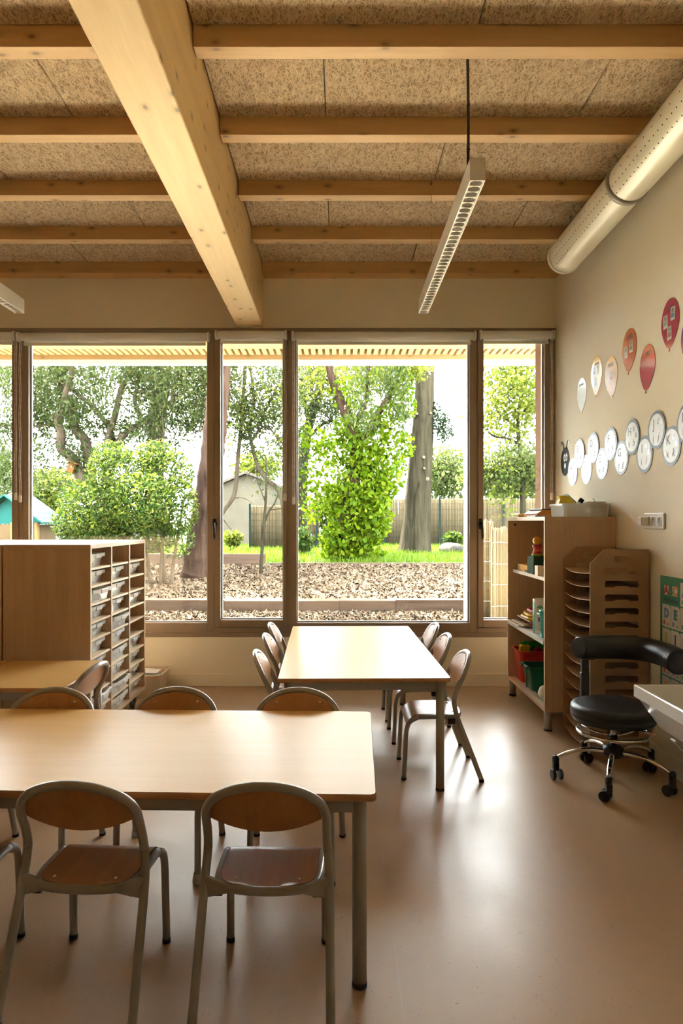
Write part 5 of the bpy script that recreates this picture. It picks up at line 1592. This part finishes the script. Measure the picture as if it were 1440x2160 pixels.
# 1 spreading cypress behind the bush
Y = 14.6
t = thing('spreading_tree', 'spreading tree with several twisting grey limbs behind the round bush', 'tree', P(190, 1186, Y))
m = MB(); tips = []
for pts, w0, w1 in (
    ([(205, 1200), (195, 1080), (172, 1010), (150.7, 964), (129, 947), (129, 912), (122.7, 887), (133.5, 852), (138, 830), (150, 790), (146, 740)], 26, 9),
    ([(200, 1100), (190, 1010), (181, 934), (159, 904), (146, 861), (133, 826), (125, 779), (110, 730)], 26, 13),
    ([(215, 1100), (235, 1000), (237, 938), (234.6, 912), (219.6, 887), (194, 856), (168, 835), (150, 818), (129, 805), (114, 772), (100, 740)], 14, 7),
    ([(220, 1080), (224, 947), (241, 882), (254, 826), (269, 775), (280, 730)], 15, 10),
    ([(222, 1000), (241, 947), (267, 912), (301, 891), (331, 865), (362, 848), (366, 805), (375, 772), (382, 730)], 16, 8),
    ([(297, 884), (284, 844), (292, 826), (327, 835), (350, 820)], 11, 5),
    ([(335, 862), (379, 861), (426, 878)], 6, 3),
    ([(361, 850), (390, 825), (420, 795), (455, 780)], 6, 3),
    ([(125, 885), (95, 870), (70, 850), (30, 838)], 7, 4),
    ([(120, 890), (80, 900), (62, 893), (20, 905), (-20, 880)], 6, 3),
    ([(130, 806), (90, 795), (55, 800), (10, 785), (-30, 790)], 7, 4),
    ([(300, 890), (330, 900), (352, 930)], 5, 2),
    ([(380, 862), (400, 900), (425, 912)], 4, 2)):
    ps = limb(m, pts, Y, w0, w1, dY=R.uniform(-0.8, 0.8))
    tips += twigs(m, ps, 9, 0.55, Y)
m.build('trunk_and_limbs', BK['grey'], t, w=True)
cs = [p for p in tips] + [P(R.uniform(-40, 470), R.uniform(735, 800), Y + R.uniform(-1.2, 1.5)) for _ in range(150)] + [P(R.uniform(-30, 180), R.uniform(840, 1060), Y + R.uniform(0.2, 1.6)) for _ in range(75)] + [P(R.uniform(60, 440), R.uniform(790, 870), Y + R.uniform(-1, 1.5)) for _ in range(80)]
foliage('foliage', t, sprays(cs, 78, 0.15, 0.17), 0.085, LM['conifer'], 0.36, 0.7)

# 2 red-barked trunk behind
Y = 17.0
t = thing('red_trunk_tree', 'straight reddish trunk standing behind the spreading tree', 'tree', P(322, 1172, Y))
m = MB()
ps = limb(m, [(320, 1180), (325, 1050), (327, 947), (336, 852), (344, 775), (350, 700), (354, 640)], Y, 40, 30, seg=14)
tips = twigs(m, ps, 14, 0.8, Y)
m.build('trunk', BK['red'], t, w=True)
foliage('foliage', t, sprays([p for p in tips if p.z > 3.5] + [P(R.uniform(250, 450), R.uniform(690, 790), Y + R.uniform(-1, 1)) for _ in range(40)], 60, 0.16, 0.18), 0.085, LM['conifer'], 0.32, 0.6)

# 3 leaning red-barked trunk at the corner of the bush
Y = 12.0
t = thing('leaning_tree', 'thick leaning red-barked trunk rising beside the round bush', 'tree', P(412, 1216, Y))
m = MB()
ps = limb(m, [(408, 1222), (413, 1205), (420, 1150), (430, 1090), (442, 1010), (450, 938), (458, 850), (463, 770), (470, 690), (474, 600)], Y, 58, 44, seg=16)
for a in range(6):
    x = 388 + a * 9
    limb(m, [(x - (a - 2.5) * -2, 1222 + R.uniform(-2, 4)), (x + (408 - x) * 0.3, 1190), (416, 1140)], Y, 14, 5)
m.build('trunk', BK['red'], t, w=True)
foliage('foliage', t, sprays([P(R.uniform(400, 520), R.uniform(560, 690), Y + R.uniform(-0.8, 0.8)) for _ in range(36)], 60, 0.16, 0.16), 0.08, LM['conifer'], 0.32, 0.5)

# 4 round bush
Y = 11.1
t = thing('round_bush', 'large round evergreen bush with bright leaves behind the tray cabinets', 'bush', P(300, 1233, Y))
m = MB()
for x, tx in ((300, 240), (318, 290), (338, 350), (348, 330), (360, 390), (325, 200), (310, 160)):
    limb(m, [(x, 1233), ((x * 2 + tx) / 3, 1160), ((x + tx * 2) / 3, 1100), (tx, 1040)], Y, 8, 4, dY=R.uniform(-0.5, 0.5))
m.build('stems', BK['grey'], t, w=True)
bl = [(250, 1005, Y, 70, 62, 2600), (300, 1060, Y - 0.4, 75, 65, 2600), (205, 1075, Y - 0.2, 80, 62, 2400), (345, 1000, Y + 0.2, 65, 55, 2000), (160, 1105, Y, 52, 40, 1300), (370, 1070, Y - 0.1, 50, 65, 1600), (330, 960, Y + 0.2, 45, 30, 900), (235, 960, Y + 0.2, 45, 28, 900), (290, 1130, Y, 90, 38, 1500), (210, 1135, Y, 80, 30, 1000), (370, 1140, Y + 0.1, 42, 40, 500), (262, 1085, Y - 0.1, 70, 50, 1800), (180, 1060, Y + 0.3, 60, 50, 1200)]
foliage('foliage', t, blob_pts(bl, 2.6), 0.062, LM['bush'], 0.42)
foliage('foliage', t, blob_pts([(x, y - 6, Yb - 0.1, rx * 0.98, rz * 0.95, n // 4) for (x, y, Yb, rx, rz, n) in bl[:8]], 6), 0.058, LM['yellow'], 0.4)

# 5 slender trees seen through the opening window
Y = 15.5
t = thing('slender_tree', 'slender bent tree with light green leaves in front of the gabled house', 'tree', P(470, 1178, Y))
m = MB(); tips = []
for pts, w0, w1 in (([(455, 1180), (462, 1110), (470, 1080), (494, 1042), (502, 962), (510, 881), (515, 801), (520, 730)], 11, 7), ([(602, 1180), (598, 1080), (587, 1034), (551, 998), (535, 954), (527, 905), (535, 840), (525, 760)], 11, 6), ([(505, 930), (530, 890), (560, 865), (590, 800)], 5, 3), ([(530, 930), (560, 900), (600, 940)], 6, 4), ([(510, 880), (485, 850), (470, 820)], 4, 3)):
    ps = limb(m, pts, Y, w0, w1, dY=R.uniform(-0.3, 0.3)); tips += twigs(m, ps, 12, 0.5, Y)
m.build('trunk_and_limbs', BK['grey'], t, w=True)
foliage('foliage', t, sprays([p for p in tips if p.z > 2.2] + [P(R.uniform(465, 640), R.uniform(740, 900), Y + R.uniform(-1, 1)) for _ in range(110)] + [P(R.uniform(560, 640), R.uniform(880, 1010), Y + R.uniform(-0.6, 0.6)) for _ in range(14)], 36, 0.14, 0.13), 0.075, LM['conifer'], 0.5, 0.3)
foliage('foliage', t, sprays([P(R.uniform(470, 640), R.uniform(760, 960), Y + R.uniform(-1, 1)) for _ in range(50)], 22, 0.16, 0.14), 0.085, LM['yellow'], 0.5, 0.3)

# 6 sapling
Y = 12.5
t = thing('sapling', 'thin young sapling growing out of the mulch', 'tree', P(550, 1209, Y))
m = MB()
ps = limb(m, [(550, 1211), (552, 1170), (556, 1107), (560, 1062), (562, 1002), (560, 960)], Y, 9, 3)
limb(m, [(556, 1105), (569, 1076), (580, 1060), (588, 1036)], Y, 6, 2)
limb(m, [(569, 1076), (590, 1073), (604, 1075)], Y, 3, 1.5)
limb(m, [(560, 1060), (545, 1020), (540, 985)], Y, 3, 1.5)
m.build('stem', BK['furrow'], t, w=True)
foliage('foliage', t, sprays([P(R.uniform(540, 600), R.uniform(950, 1045), Y + R.uniform(-0.3, 0.3)) for _ in range(16)], 14, 0.07, 0.07), 0.06, LM['conifer'], 0.45, 0.5)

# 7 grey forked tree behind the ivy tree
Y = 19.0
t = thing('forked_tree', 'grey forked tree standing behind the ivy-clad trunk', 'tree', P(640, 1164, Y))
m = MB(); tips = []
for pts, w0, w1 in (([(632, 1166), (636, 1050), (640, 962), (655, 881), (670, 833), (678, 780), (680, 720)], 28, 12), ([(652, 890), (640, 840), (620, 800), (600, 760)], 12, 6), ([(645, 930), (680, 895), (720, 885)], 8, 4), ([(668, 838), (640, 826), (600, 830)], 8, 4), ([(625, 800), (690, 800), (735, 792)], 6, 3)):
    ps = limb(m, pts, Y, w0, w1, dY=R.uniform(-0.4, 0.4)); tips += twigs(m, ps, 10, 0.9, Y)
m.build('trunk_and_limbs', BK['furrow'], t, w=True)
foliage('foliage', t, sprays([p for p in tips if p.z > 3.0] + [P(R.uniform(600, 800), R.uniform(730, 880), Y + R.uniform(-1.5, 1.5)) for _ in range(130)], 50, 0.20, 0.20), 0.10, LM['conifer'], 0.35, 0.6)

# 8 ivy-clad tree
Y = 15.2
t = thing('ivy_tree', 'old trunk wrapped in bright green ivy in the middle of the lawn', 'tree', P(735, 1182, Y))
m = MB(); pss = []
for pts, w0, w1 in (([(725, 1186), (730, 1120), (738, 1042), (752, 962), (742, 905), (722, 853), (704, 813), (690, 760)], 42, 14), ([(750, 965), (770, 920), (792, 881), (820, 835), (835, 800), (850, 740)], 20, 9), ([(760, 930), (790, 900), (830, 905)], 8, 4), ([(740, 905), (770, 850), (775, 790), (780, 730)], 14, 8)):
    pss.append(limb(m, pts, Y, w0, w1))
m.build('trunk', BK['red'], t, w=True)
bl = [(752, 1100, Y, 62, 70, 1500), (768, 1030, Y, 66, 60, 1500), (712, 1140, Y - 0.2, 42, 40, 700), (790, 1085, Y - 0.2, 40, 66, 900), (760, 960, Y - 0.1, 48, 42, 800), (815, 990, Y, 46, 60, 700), (700, 1060, Y + 0.1, 40, 40, 360), (740, 1165, Y, 75, 22, 700), (735, 905, Y, 34, 40, 420), (800, 900, Y, 40, 46, 480), (845, 850, Y, 34, 50, 420), (825, 795, Y, 55, 40, 520), (680, 1000, Y, 50, 46, 260), (655, 1060, Y, 30, 50, 160), (850, 940, Y, 26, 34, 160), (700, 940, Y, 40, 40, 240), (660, 930, Y, 36, 40, 160), (740, 830, Y, 50, 36, 300)]
foliage('ivy', t, blob_pts(bl, 1.6), 0.105, LM['ivy'], 0.75, 0.8)
foliage('foliage', t, blob_pts([(760, 780, Y + 0.5, 90, 40, 700), (660, 800, Y + 0.4, 50, 50, 400), (840, 780, Y, 60, 40, 500), (880, 775, Y, 40, 30, 300)], 1.0), 0.10, LM['yellow'], 0.55, 0.5)
foliage('hanging_sprays', t, sprays([P(R.uniform(740, 860), R.uniform(760, 900), Y - 0.8 + R.uniform(-0.3, 0.3)) for _ in range(42)], 60, 0.09, 0.20), 0.085, LM['conifer'], 0.25, 1.6)

# 9 big furrowed trunk
Y = 19.0
t = thing('furrowed_tree', 'tall thick trunk with furrowed bark and pruned knots on the lawn', 'tree', P(878, 1166, Y))
m = MB()
path = catmull([P(873, 1172, Y), P(876, 1140, Y), P(881, 1060, Y), P(886, 980, Y), P(892, 880, Y), P(896, 770, Y), P(899, 660, Y), P(900, 560, Y)], 8)
ws = [74, 60, 52, 47, 42, 36, 31, 27]
n = len(path); seg = 28
vs_ = []
for i, p in enumerate(path):
    f = i / (n - 1) * 7; k = min(6, int(f)); w_ = (ws[k] + (ws[k + 1] - ws[k]) * (f - k)) * Y / F / 2
    for s in range(seg):
        a = 2 * math.pi * s / seg
        rr = w_ * (1 + 0.06 * math.sin(a * 7 + i * 0.06) + 0.05 * math.sin(a * 11 + 1.0) + (0.10 * math.sin(a * 4) * max(0, 1 - i / 9)))
        vs_.append((p.x + rr * math.cos(a), p.y + rr * math.sin(a), p.z))
m.add(vs_, [(i * seg + s, i * seg + (s + 1) % seg, (i + 1) * seg + (s + 1) % seg, (i + 1) * seg + s) for i in range(n - 1) for s in range(seg)], True)
m.build('trunk', BK['furrow'], t, w=True)
M['knot'] = plain('pale_cut_knot', (0.34, 0.28, 0.19), 0.9, var=0.15, vscale=30)
for (x, y, r_) in ((890, 967, 4), (898, 1012, 5), (903, 795, 3), (872, 880, 3), (891, 990, 3), (877, 876, 3), (905, 875, 3)):
    p = P(x, y, Y); q = Y / F
    ax = 886 - (y - 980) * 0.06
    off = (x - ax) * q; w_ = 23 * q
    yy = Y - math.sqrt(max(0.0, w_ * w_ - off * off))
    MB().tube([(p.x, yy + 0.03, p.z), (p.x, yy - 0.045, p.z), (p.x, yy - 0.055, p.z)], [r_ * q * 1.0, r_ * q * 0.9, r_ * q * 0.5], 14).build('pruned_knot', M['knot'], t, w=True)
m = MB()
for pts in ([(892, 900), (915, 905), (935, 900)], [(880, 905), (860, 920), (850, 900)]):
    limb(m, pts, Y, 6, 2)
m.build('side_twigs', BK['grey'], t, w=True)
foliage('foliage', t, blob_pts([(926, 885, Y, 26, 22, 420), (935, 910, Y, 24, 26, 420), (915, 860, Y, 14, 14, 150), (845, 885, Y, 16, 24, 120)], 1.2), 0.11, LM['dark'], 0.3, 0.3)

# tall tree crowns, unseen above the windows, added to dapple the mulch with shade: each spray on a limb of its own tree
for par, n_, sp, up in (('spreading_tree', 10, 1.7, 3.2), ('red_trunk_tree', 8, 1.2, 3.0), ('leaning_tree', 7, 1.25, 3.4), ('forked_tree', 8, 1.4, 3.2), ('ivy_tree', 8, 1.3, 3.4), ('furrowed_tree', 10, 1.5, 2.2), ('slender_tree', 6, 1.0, 2.4)):
    tr_ = bpy.data.objects[par]
    tk = [c for c in tr_.children if c.name.startswith('trunk')][0]
    hv = max((v.co for v in tk.data.vertices), key=lambda v: v.z)
    top_ = Vector(tr_.location) + hv
    if par == 'spreading_tree': top_ = Vector(tr_.location) + min((v.co for v in tk.data.vertices if v.co.z > hv.z - 0.35), key=lambda v: abs(v.x))
    ax_ = tr_.location.x if par != 'leaning_tree' else top_.x
    m = MB(); cs = []
    for q in range(n_):
        a_ = 2.4 * q + R.uniform(-0.3, 0.3); rr_ = sp * math.sqrt((q + 0.5) / n_)
        c_ = Vector((ax_ + rr_ * math.cos(a_), top_.y + 0.8 * rr_ * math.sin(a_), top_.z + 0.5 + up * R.uniform(0.05, 1.0)))
        mid = top_.lerp(c_, 0.5) + Vector((0, 0, 0.15))
        m.tube(catmull([top_ - Vector((0, 0, 0.12)), mid, c_], 4), [0.05 - 0.0045 * k_ for k_ in range(9)], 6)
        cs += [c_, mid.lerp(c_, 0.6)]
    m.build('upper_limbs', BK['grey'], tr_, w=True)
    foliage('shade_crown', tr_, sprays(cs, 80, 0.26, 0.22), 0.16, LM['conifer'], 0.5, 0.2)
# 10 pale spring tree by the reed screen, far hedge and shrubs
Y = 21.0
t = thing('spring_tree', 'pale yellow-green spring tree seen past the reed screens', 'tree', P(1100, 1160, Y))
m = MB(); tips = []
for pts, w0, w1 in (([(1104, 1160), (1102, 1040), (1098, 960), (1092, 900), (1098, 830), (1100, 760)], 13, 5), ([(1096, 935), (1070, 925), (1040, 920), (1020, 900)], 5, 3), ([(1094, 910), (1075, 890), (1050, 870), (1035, 820)], 5, 2.5), ([(1092, 895), (1110, 860), (1125, 850), (1150, 830)], 5, 2), ([(1093, 880), (1080, 850), (1065, 830), (1050, 780)], 4, 2), ([(1100, 1030), (1070, 1022), (1040, 1010)], 5, 3), ([(1098, 830), (1115, 800), (1125, 760)], 3, 2)):
    ps = limb(m, pts, Y, w0, w1); tips += twigs(m, ps, 9, 0.8, Y)
m.build('trunk_and_limbs', BK['furrow'], t, w=True)
foliage('foliage', t, sprays(tips + [P(R.uniform(1000, 1180), R.uniform(740, 900), Y + R.uniform(-1, 1)) for _ in range(110)], 26, 0.26, 0.24), 0.125, LM['yellow'], 0.6, 0.2)
foliage('lower_foliage', t, blob_pts([(1040, 1000, Y, 60, 50, 1500), (1100, 985, Y, 70, 55, 1900), (1150, 1000, Y, 50, 50, 900), (1000, 1010, Y, 40, 40, 700)], 0.8), 0.135, LM['hedge'], 0.55)
def shrub(name, label, px, py, Y, rx, rz, n, mat, size):
    t = thing(name, label, 'shrub', (P(px, py, Y).x, Y, 0.40))
    m = MB()
    b = Vector((P(px, py, Y).x, Y, 0.40))
    for q in range(5):
        e = P(px + R.uniform(-0.6, 0.6) * rx, py + R.uniform(-0.5, 0.5) * rz, Y)
        m.tube(catmull([b + Vector((R.uniform(-0.1, 0.1), 0, 0)), (b + e) / 2 + Vector((R.uniform(-.1, .1), 0, 0)), e], 3), 0.02, 6)
    m.build('stems', BK['grey'], t, w=True)
    foliage('foliage', t, blob_pts([(px, py, Y, rx, rz, int(n * 1.6))], 0.8), size * 1.25, mat, 0.55)
shrub('hedge_shrub', 'hazy green shrub rising behind the screened fence, beside the furrowed trunk', 938, 1000, 29, 60, 62, 3000, LM['hedge'], 0.13)
shrub('hedge_shrub', 'pale hazy shrub behind the screened fence, past the narrow corner window', 1088, 1020, 30, 74, 50, 2800, LM['hedge'], 0.14)
shrub('hedge_shrub', 'light green shrub behind the fence, left of the ivy-clad trunk', 712, 1075, 28, 55, 60, 2400, LM['hedge'], 0.13)
shrub('hedge_shrub', 'bright far shrub above the gabled house roof', 540, 985, 34, 60, 34, 1000, LM['yellow'], 0.16)
shrub('hedge_shrub', 'pale far shrub beside the playhouse roof', 110, 1035, 24, 66, 50, 2600, LM['yellow'], 0.12)
shrub('hedge_shrub', 'dark far shrub at the playhouse side of the garden', 5, 1000, 20, 60, 60, 1300, LM['conifer'], 0.11)
shrub('flowering_shrub', 'small white-flecked shrub in front of the gabled house', 490, 1135, 20.5, 24, 18, 420, LM['yellow'], 0.085)
shrub('lawn_shrub', 'low shrub at the foot of the screened fence, right of the furrowed trunk', 955, 1138, 21, 22, 18, 260, LM['bush'], 0.11)
shrub('lawn_shrub', 'small thin shrub at the foot of the ivy-clad trunk', 640, 1140, 17.5, 24, 34, 300, LM['bush'], 0.09)
# rock on the lawn
t = thing('lawn_rock', 'grey rock lying on the lawn beside the furrowed trunk', 'rock', (P(950, 1150, 19).x, 19, 0.395))
bm = bmesh.new(); bmesh.ops.create_icosphere(bm, subdivisions=3, radius=0.3)
for v in bm.verts:
    v.co *= 1 + 0.14 * math.sin(v.co.x * 9) * math.cos(v.co.y * 7 + v.co.z * 6)
    v.co.z = max(-0.02, v.co.z * 0.62 + 0.10); v.co.x *= 1.15
MB().bm(bm, False).build('rock_body', plain('grey_rock', (0.15, 0.14, 0.12), 0.9, var=0.3), t)

# ------------------------------------------------------------------ fences, house, playhouse, reed screens
def reeds(m, x0, x1, y, z0, z1, r, pit, jig=0.03):
    x = x0
    while x < x1:
        zt = z1 + R.uniform(-jig, jig); rr = r * R.uniform(0.8, 1.15)
        yy = y + R.uniform(-0.004, 0.004)
        m.tube([(x, yy, z0), (x + R.uniform(-.003, .003), yy, zt)], rr, 5)
        x += pit * R.uniform(0.9, 1.1)
ALB = 0.11
M['reed'] = wood('split_reed', (0.46, 0.33, 0.17), (0.66, 0.52, 0.30), 'z', 30, 0.7)
M['reed2'] = island_mat('reed_mix', [(0.46, 0.33, 0.17), (0.56, 0.43, 0.24), (0.66, 0.53, 0.32), (0.40, 0.28, 0.14)], 0.7)
M['post_green'] = plain('dark_green_fence_steel', (0.05, 0.12, 0.11), 0.5)
def mesh_fence(x0, x1, Y, z1, posts, label):
    t = thing('screened_fence', label, 'fence', ((x0 + x1) / 2, Y, 0.40))
    m = MB(); reeds(m, x0, x1, Y + 0.06, 0.42, z1 - 0.04, 0.013, 0.022, 0.03); reeds(m, x0, x1, Y + 0.09, 0.42, z1 - 0.05, 0.016, 0.026, 0.01)
    m.build('bamboo_screen', M['reed2'], t, w=True, kind='stuff')
    m = MB()
    z = 0.5
    while z < z1 + 0.01:
        m.box(x0, x1, Y - 0.005, Y + 0.001, z - 0.004, z + 0.004); z += 0.20
    x = x0
    while x < x1:
        m.box(x - 0.0025, x + 0.0025, Y - 0.003, Y + 0.001, 0.45, z1); x += 0.10
    m.build('wire_mesh', M['post_green'], t, w=True, kind='stuff')
    for px in posts:
        x = (px - VX) * Y / F
        MB().box(x - 0.03, x + 0.03, Y - 0.04, Y, 0.40, z1 + 0.03, 0.004, 1).build('fence_post', M['post_green'], t, w=True)
mesh_fence(0.4, 9.5, 25.0, 2.12, (812, 927, 1061, 1195), 'green wire fence lined with bamboo screening across the back of the lawn')
mesh_fence(-2.80, -0.60, 22.0, 1.80, (527, 668), 'yellowish bamboo-lined wire fence panel in front of the gabled house')

# gabled house
Yh = 26.0
t = thing('gabled_house', 'pale rendered house gable with tiled roof beyond the garden', 'house', (-3.5, Yh, 0.4))
pk = P(520, 1000, Yh)
hw, ez = 2.0, 2.20
MB().prism([(pk.x - hw, 0.4), (pk.x + hw, 0.4), (pk.x + hw, ez), (pk.x, pk.z), (pk.x - hw, ez)], Yh, Yh + 6, 'y').build('house_wall', plain('weathered_render', (0.50, 0.44, 0.33), 0.9, var=0.14, vscale=1.5), t, w=True)
rm = plain('pale_roof_tile', (0.52, 0.42, 0.36), 0.8, var=0.2, vscale=12)
for s in (-1, 1):
    sl_ = (pk.z - ez) / hw
    MB().prism([(pk.x, pk.z + 0.02), (pk.x + s * (hw + 0.25), ez - 0.25 * sl_ + 0.02), (pk.x + s * (hw + 0.25), ez - 0.25 * sl_ + 0.12), (pk.x, pk.z + 0.12)], Yh - 0.2, Yh + 6.2, 'y').build('roof_slope', rm, t, w=True)
t = thing('boundary_wall', 'long pale boundary wall at the far side of the garden', 'wall', (-14, 27, 0.4))
MB().box(-24, -6.6, 27, 27.2, 0.4, 1.32).build('wall_body', plain('pale_concrete', (0.56, 0.52, 0.45), 0.9, var=0.1), t, w=True)
MB().box(-24, -6.6, 26.95, 27.25, 1.32, 1.60).build('wall_coping', plain('white_coping', (0.45, 0.44, 0.42), 0.8), t, w=True)

# playhouse
Yp = 13.2
t = thing('playhouse', 'small log playhouse with a teal roof on the mulch', 'playhouse', (-6.25, Yp + 0.4, 0.36))
xr, xl = P(92, 1105, Yp).x, P(-72, 1105, Yp).x
ez_, pz = P(92, 1105, Yp).z, P(10, 1046, Yp).z
xm = (xr + xl) / 2
lw = wood('yellow_log', (0.52, 0.32, 0.10), (0.70, 0.48, 0.20), 'z', 30, 0.6)
for px in (20, 62, 72, -40, -30):
    x = P(px, 1100, Yp).x
    MB().cyl((x, Yp + 0.12), 0.048, 0.34, ez_ - 0.004 + 0.03, 12).build('log_post', lw, t, w=True)
MB().box(xl + 0.18, xr - 0.22, Yp + 0.2, Yp + 1.1, 0.345, ez_ - 0.02).build('cabin_wall', wood('cabin_plank', (0.45, 0.30, 0.15), (0.60, 0.43, 0.24), 'x', 30, 0.7), t, w=True)
tm = plain('teal_roof_board', (0.05, 0.40, 0.36), 0.45, var=0.12)
for s in (-1, 1):
    xe = xr if s > 0 else xl
    for q in range(6):
        a0, a1_ = q / 6, (q + 0.96) / 6
        x0 = xm + (xe - xm) * a0; x1 = xm + (xe - xm) * a1_
        z0 = pz + (ez_ - pz) * a0; z1 = pz + (ez_ - pz) * a1_
        MB().prism([(x0, z0), (x1, z1), (x1, z1 + 0.03), (x0, z0 + 0.03)], Yp - 0.05, Yp + 1.3, 'y').build('roof_board', tm, t, w=True)
MB().prism([(xl + 0.1, ez_), (xr - 0.1, ez_), (xm, pz - 0.02)], Yp + 0.18, Yp + 0.22, 'y').build('gable_board', tm, t, w=True)

# birdhouse on the spreading tree
bp = P(148, 985, 14.3)
t = thing('birdhouse', 'small orange wooden birdhouse hung on the spreading tree', 'birdhouse', (bp.x + 0.014, 14.25, bp.z - 0.115))
mo = wood('orange_cedar', (0.45, 0.20, 0.05), (0.60, 0.30, 0.09), 'z', 40, 0.6)
MB().box(-0.07, 0.07, -0.06, 0.06, 0, 0.20, 0.004, 1).xform(Matrix.Rotation(0.35, 4, 'Y')).build('box_body', mo, t)
MB().box(-0.12, 0.12, -0.10, 0.09, 0.20, 0.225, 0.004, 1).xform(Matrix.Rotation(0.35, 4, 'Y')).build('box_roof', mo, t)
MB().tube([(0.05, -0.060, 0.11), (0.05, -0.064, 0.11)], 0.02, 12).build('entry_hole', M['black_pl'], t)

# reed screens by the corner window
for (pa, pb, Yr, pyt, label) in ((1014, 1040, 8.7, 1097, 'reed screen roll standing farther from the corner window'), (1037, 1120, 8.2, 1112, 'reed screen roll standing nearer to the corner window')):
    x0, x1 = P(pa, 0, Yr).x, P(pb, 0, Yr).x
    t = thing('reed_screen', label, 'screen', ((x0 + x1) / 2, Yr, 0.03))
    m = MB(); reeds(m, x0, x1, Yr, 0.03, P(pa, pyt, Yr).z, 0.0085, 0.0160, 0.015); reeds(m, x0, x1, Yr + 0.016, 0.03, P(pa, pyt, Yr).z - 0.02, 0.011, 0.0160, 0.01)
    m.build('reeds', M['reed2'], t, w=True, kind='stuff')
    m = MB()
    for zz in (0.25, 0.5, 0.75, 1.0):
        m.tube([(x0 + (x1 - x0) * q / 12, Yr - 0.011 - 0.002 * (q % 2), zz + R.uniform(-.006, .006)) for q in range(13)], 0.002, 5)
    m.build('binding_wires', M['duct_dark'], t, w=True, kind='stuff')
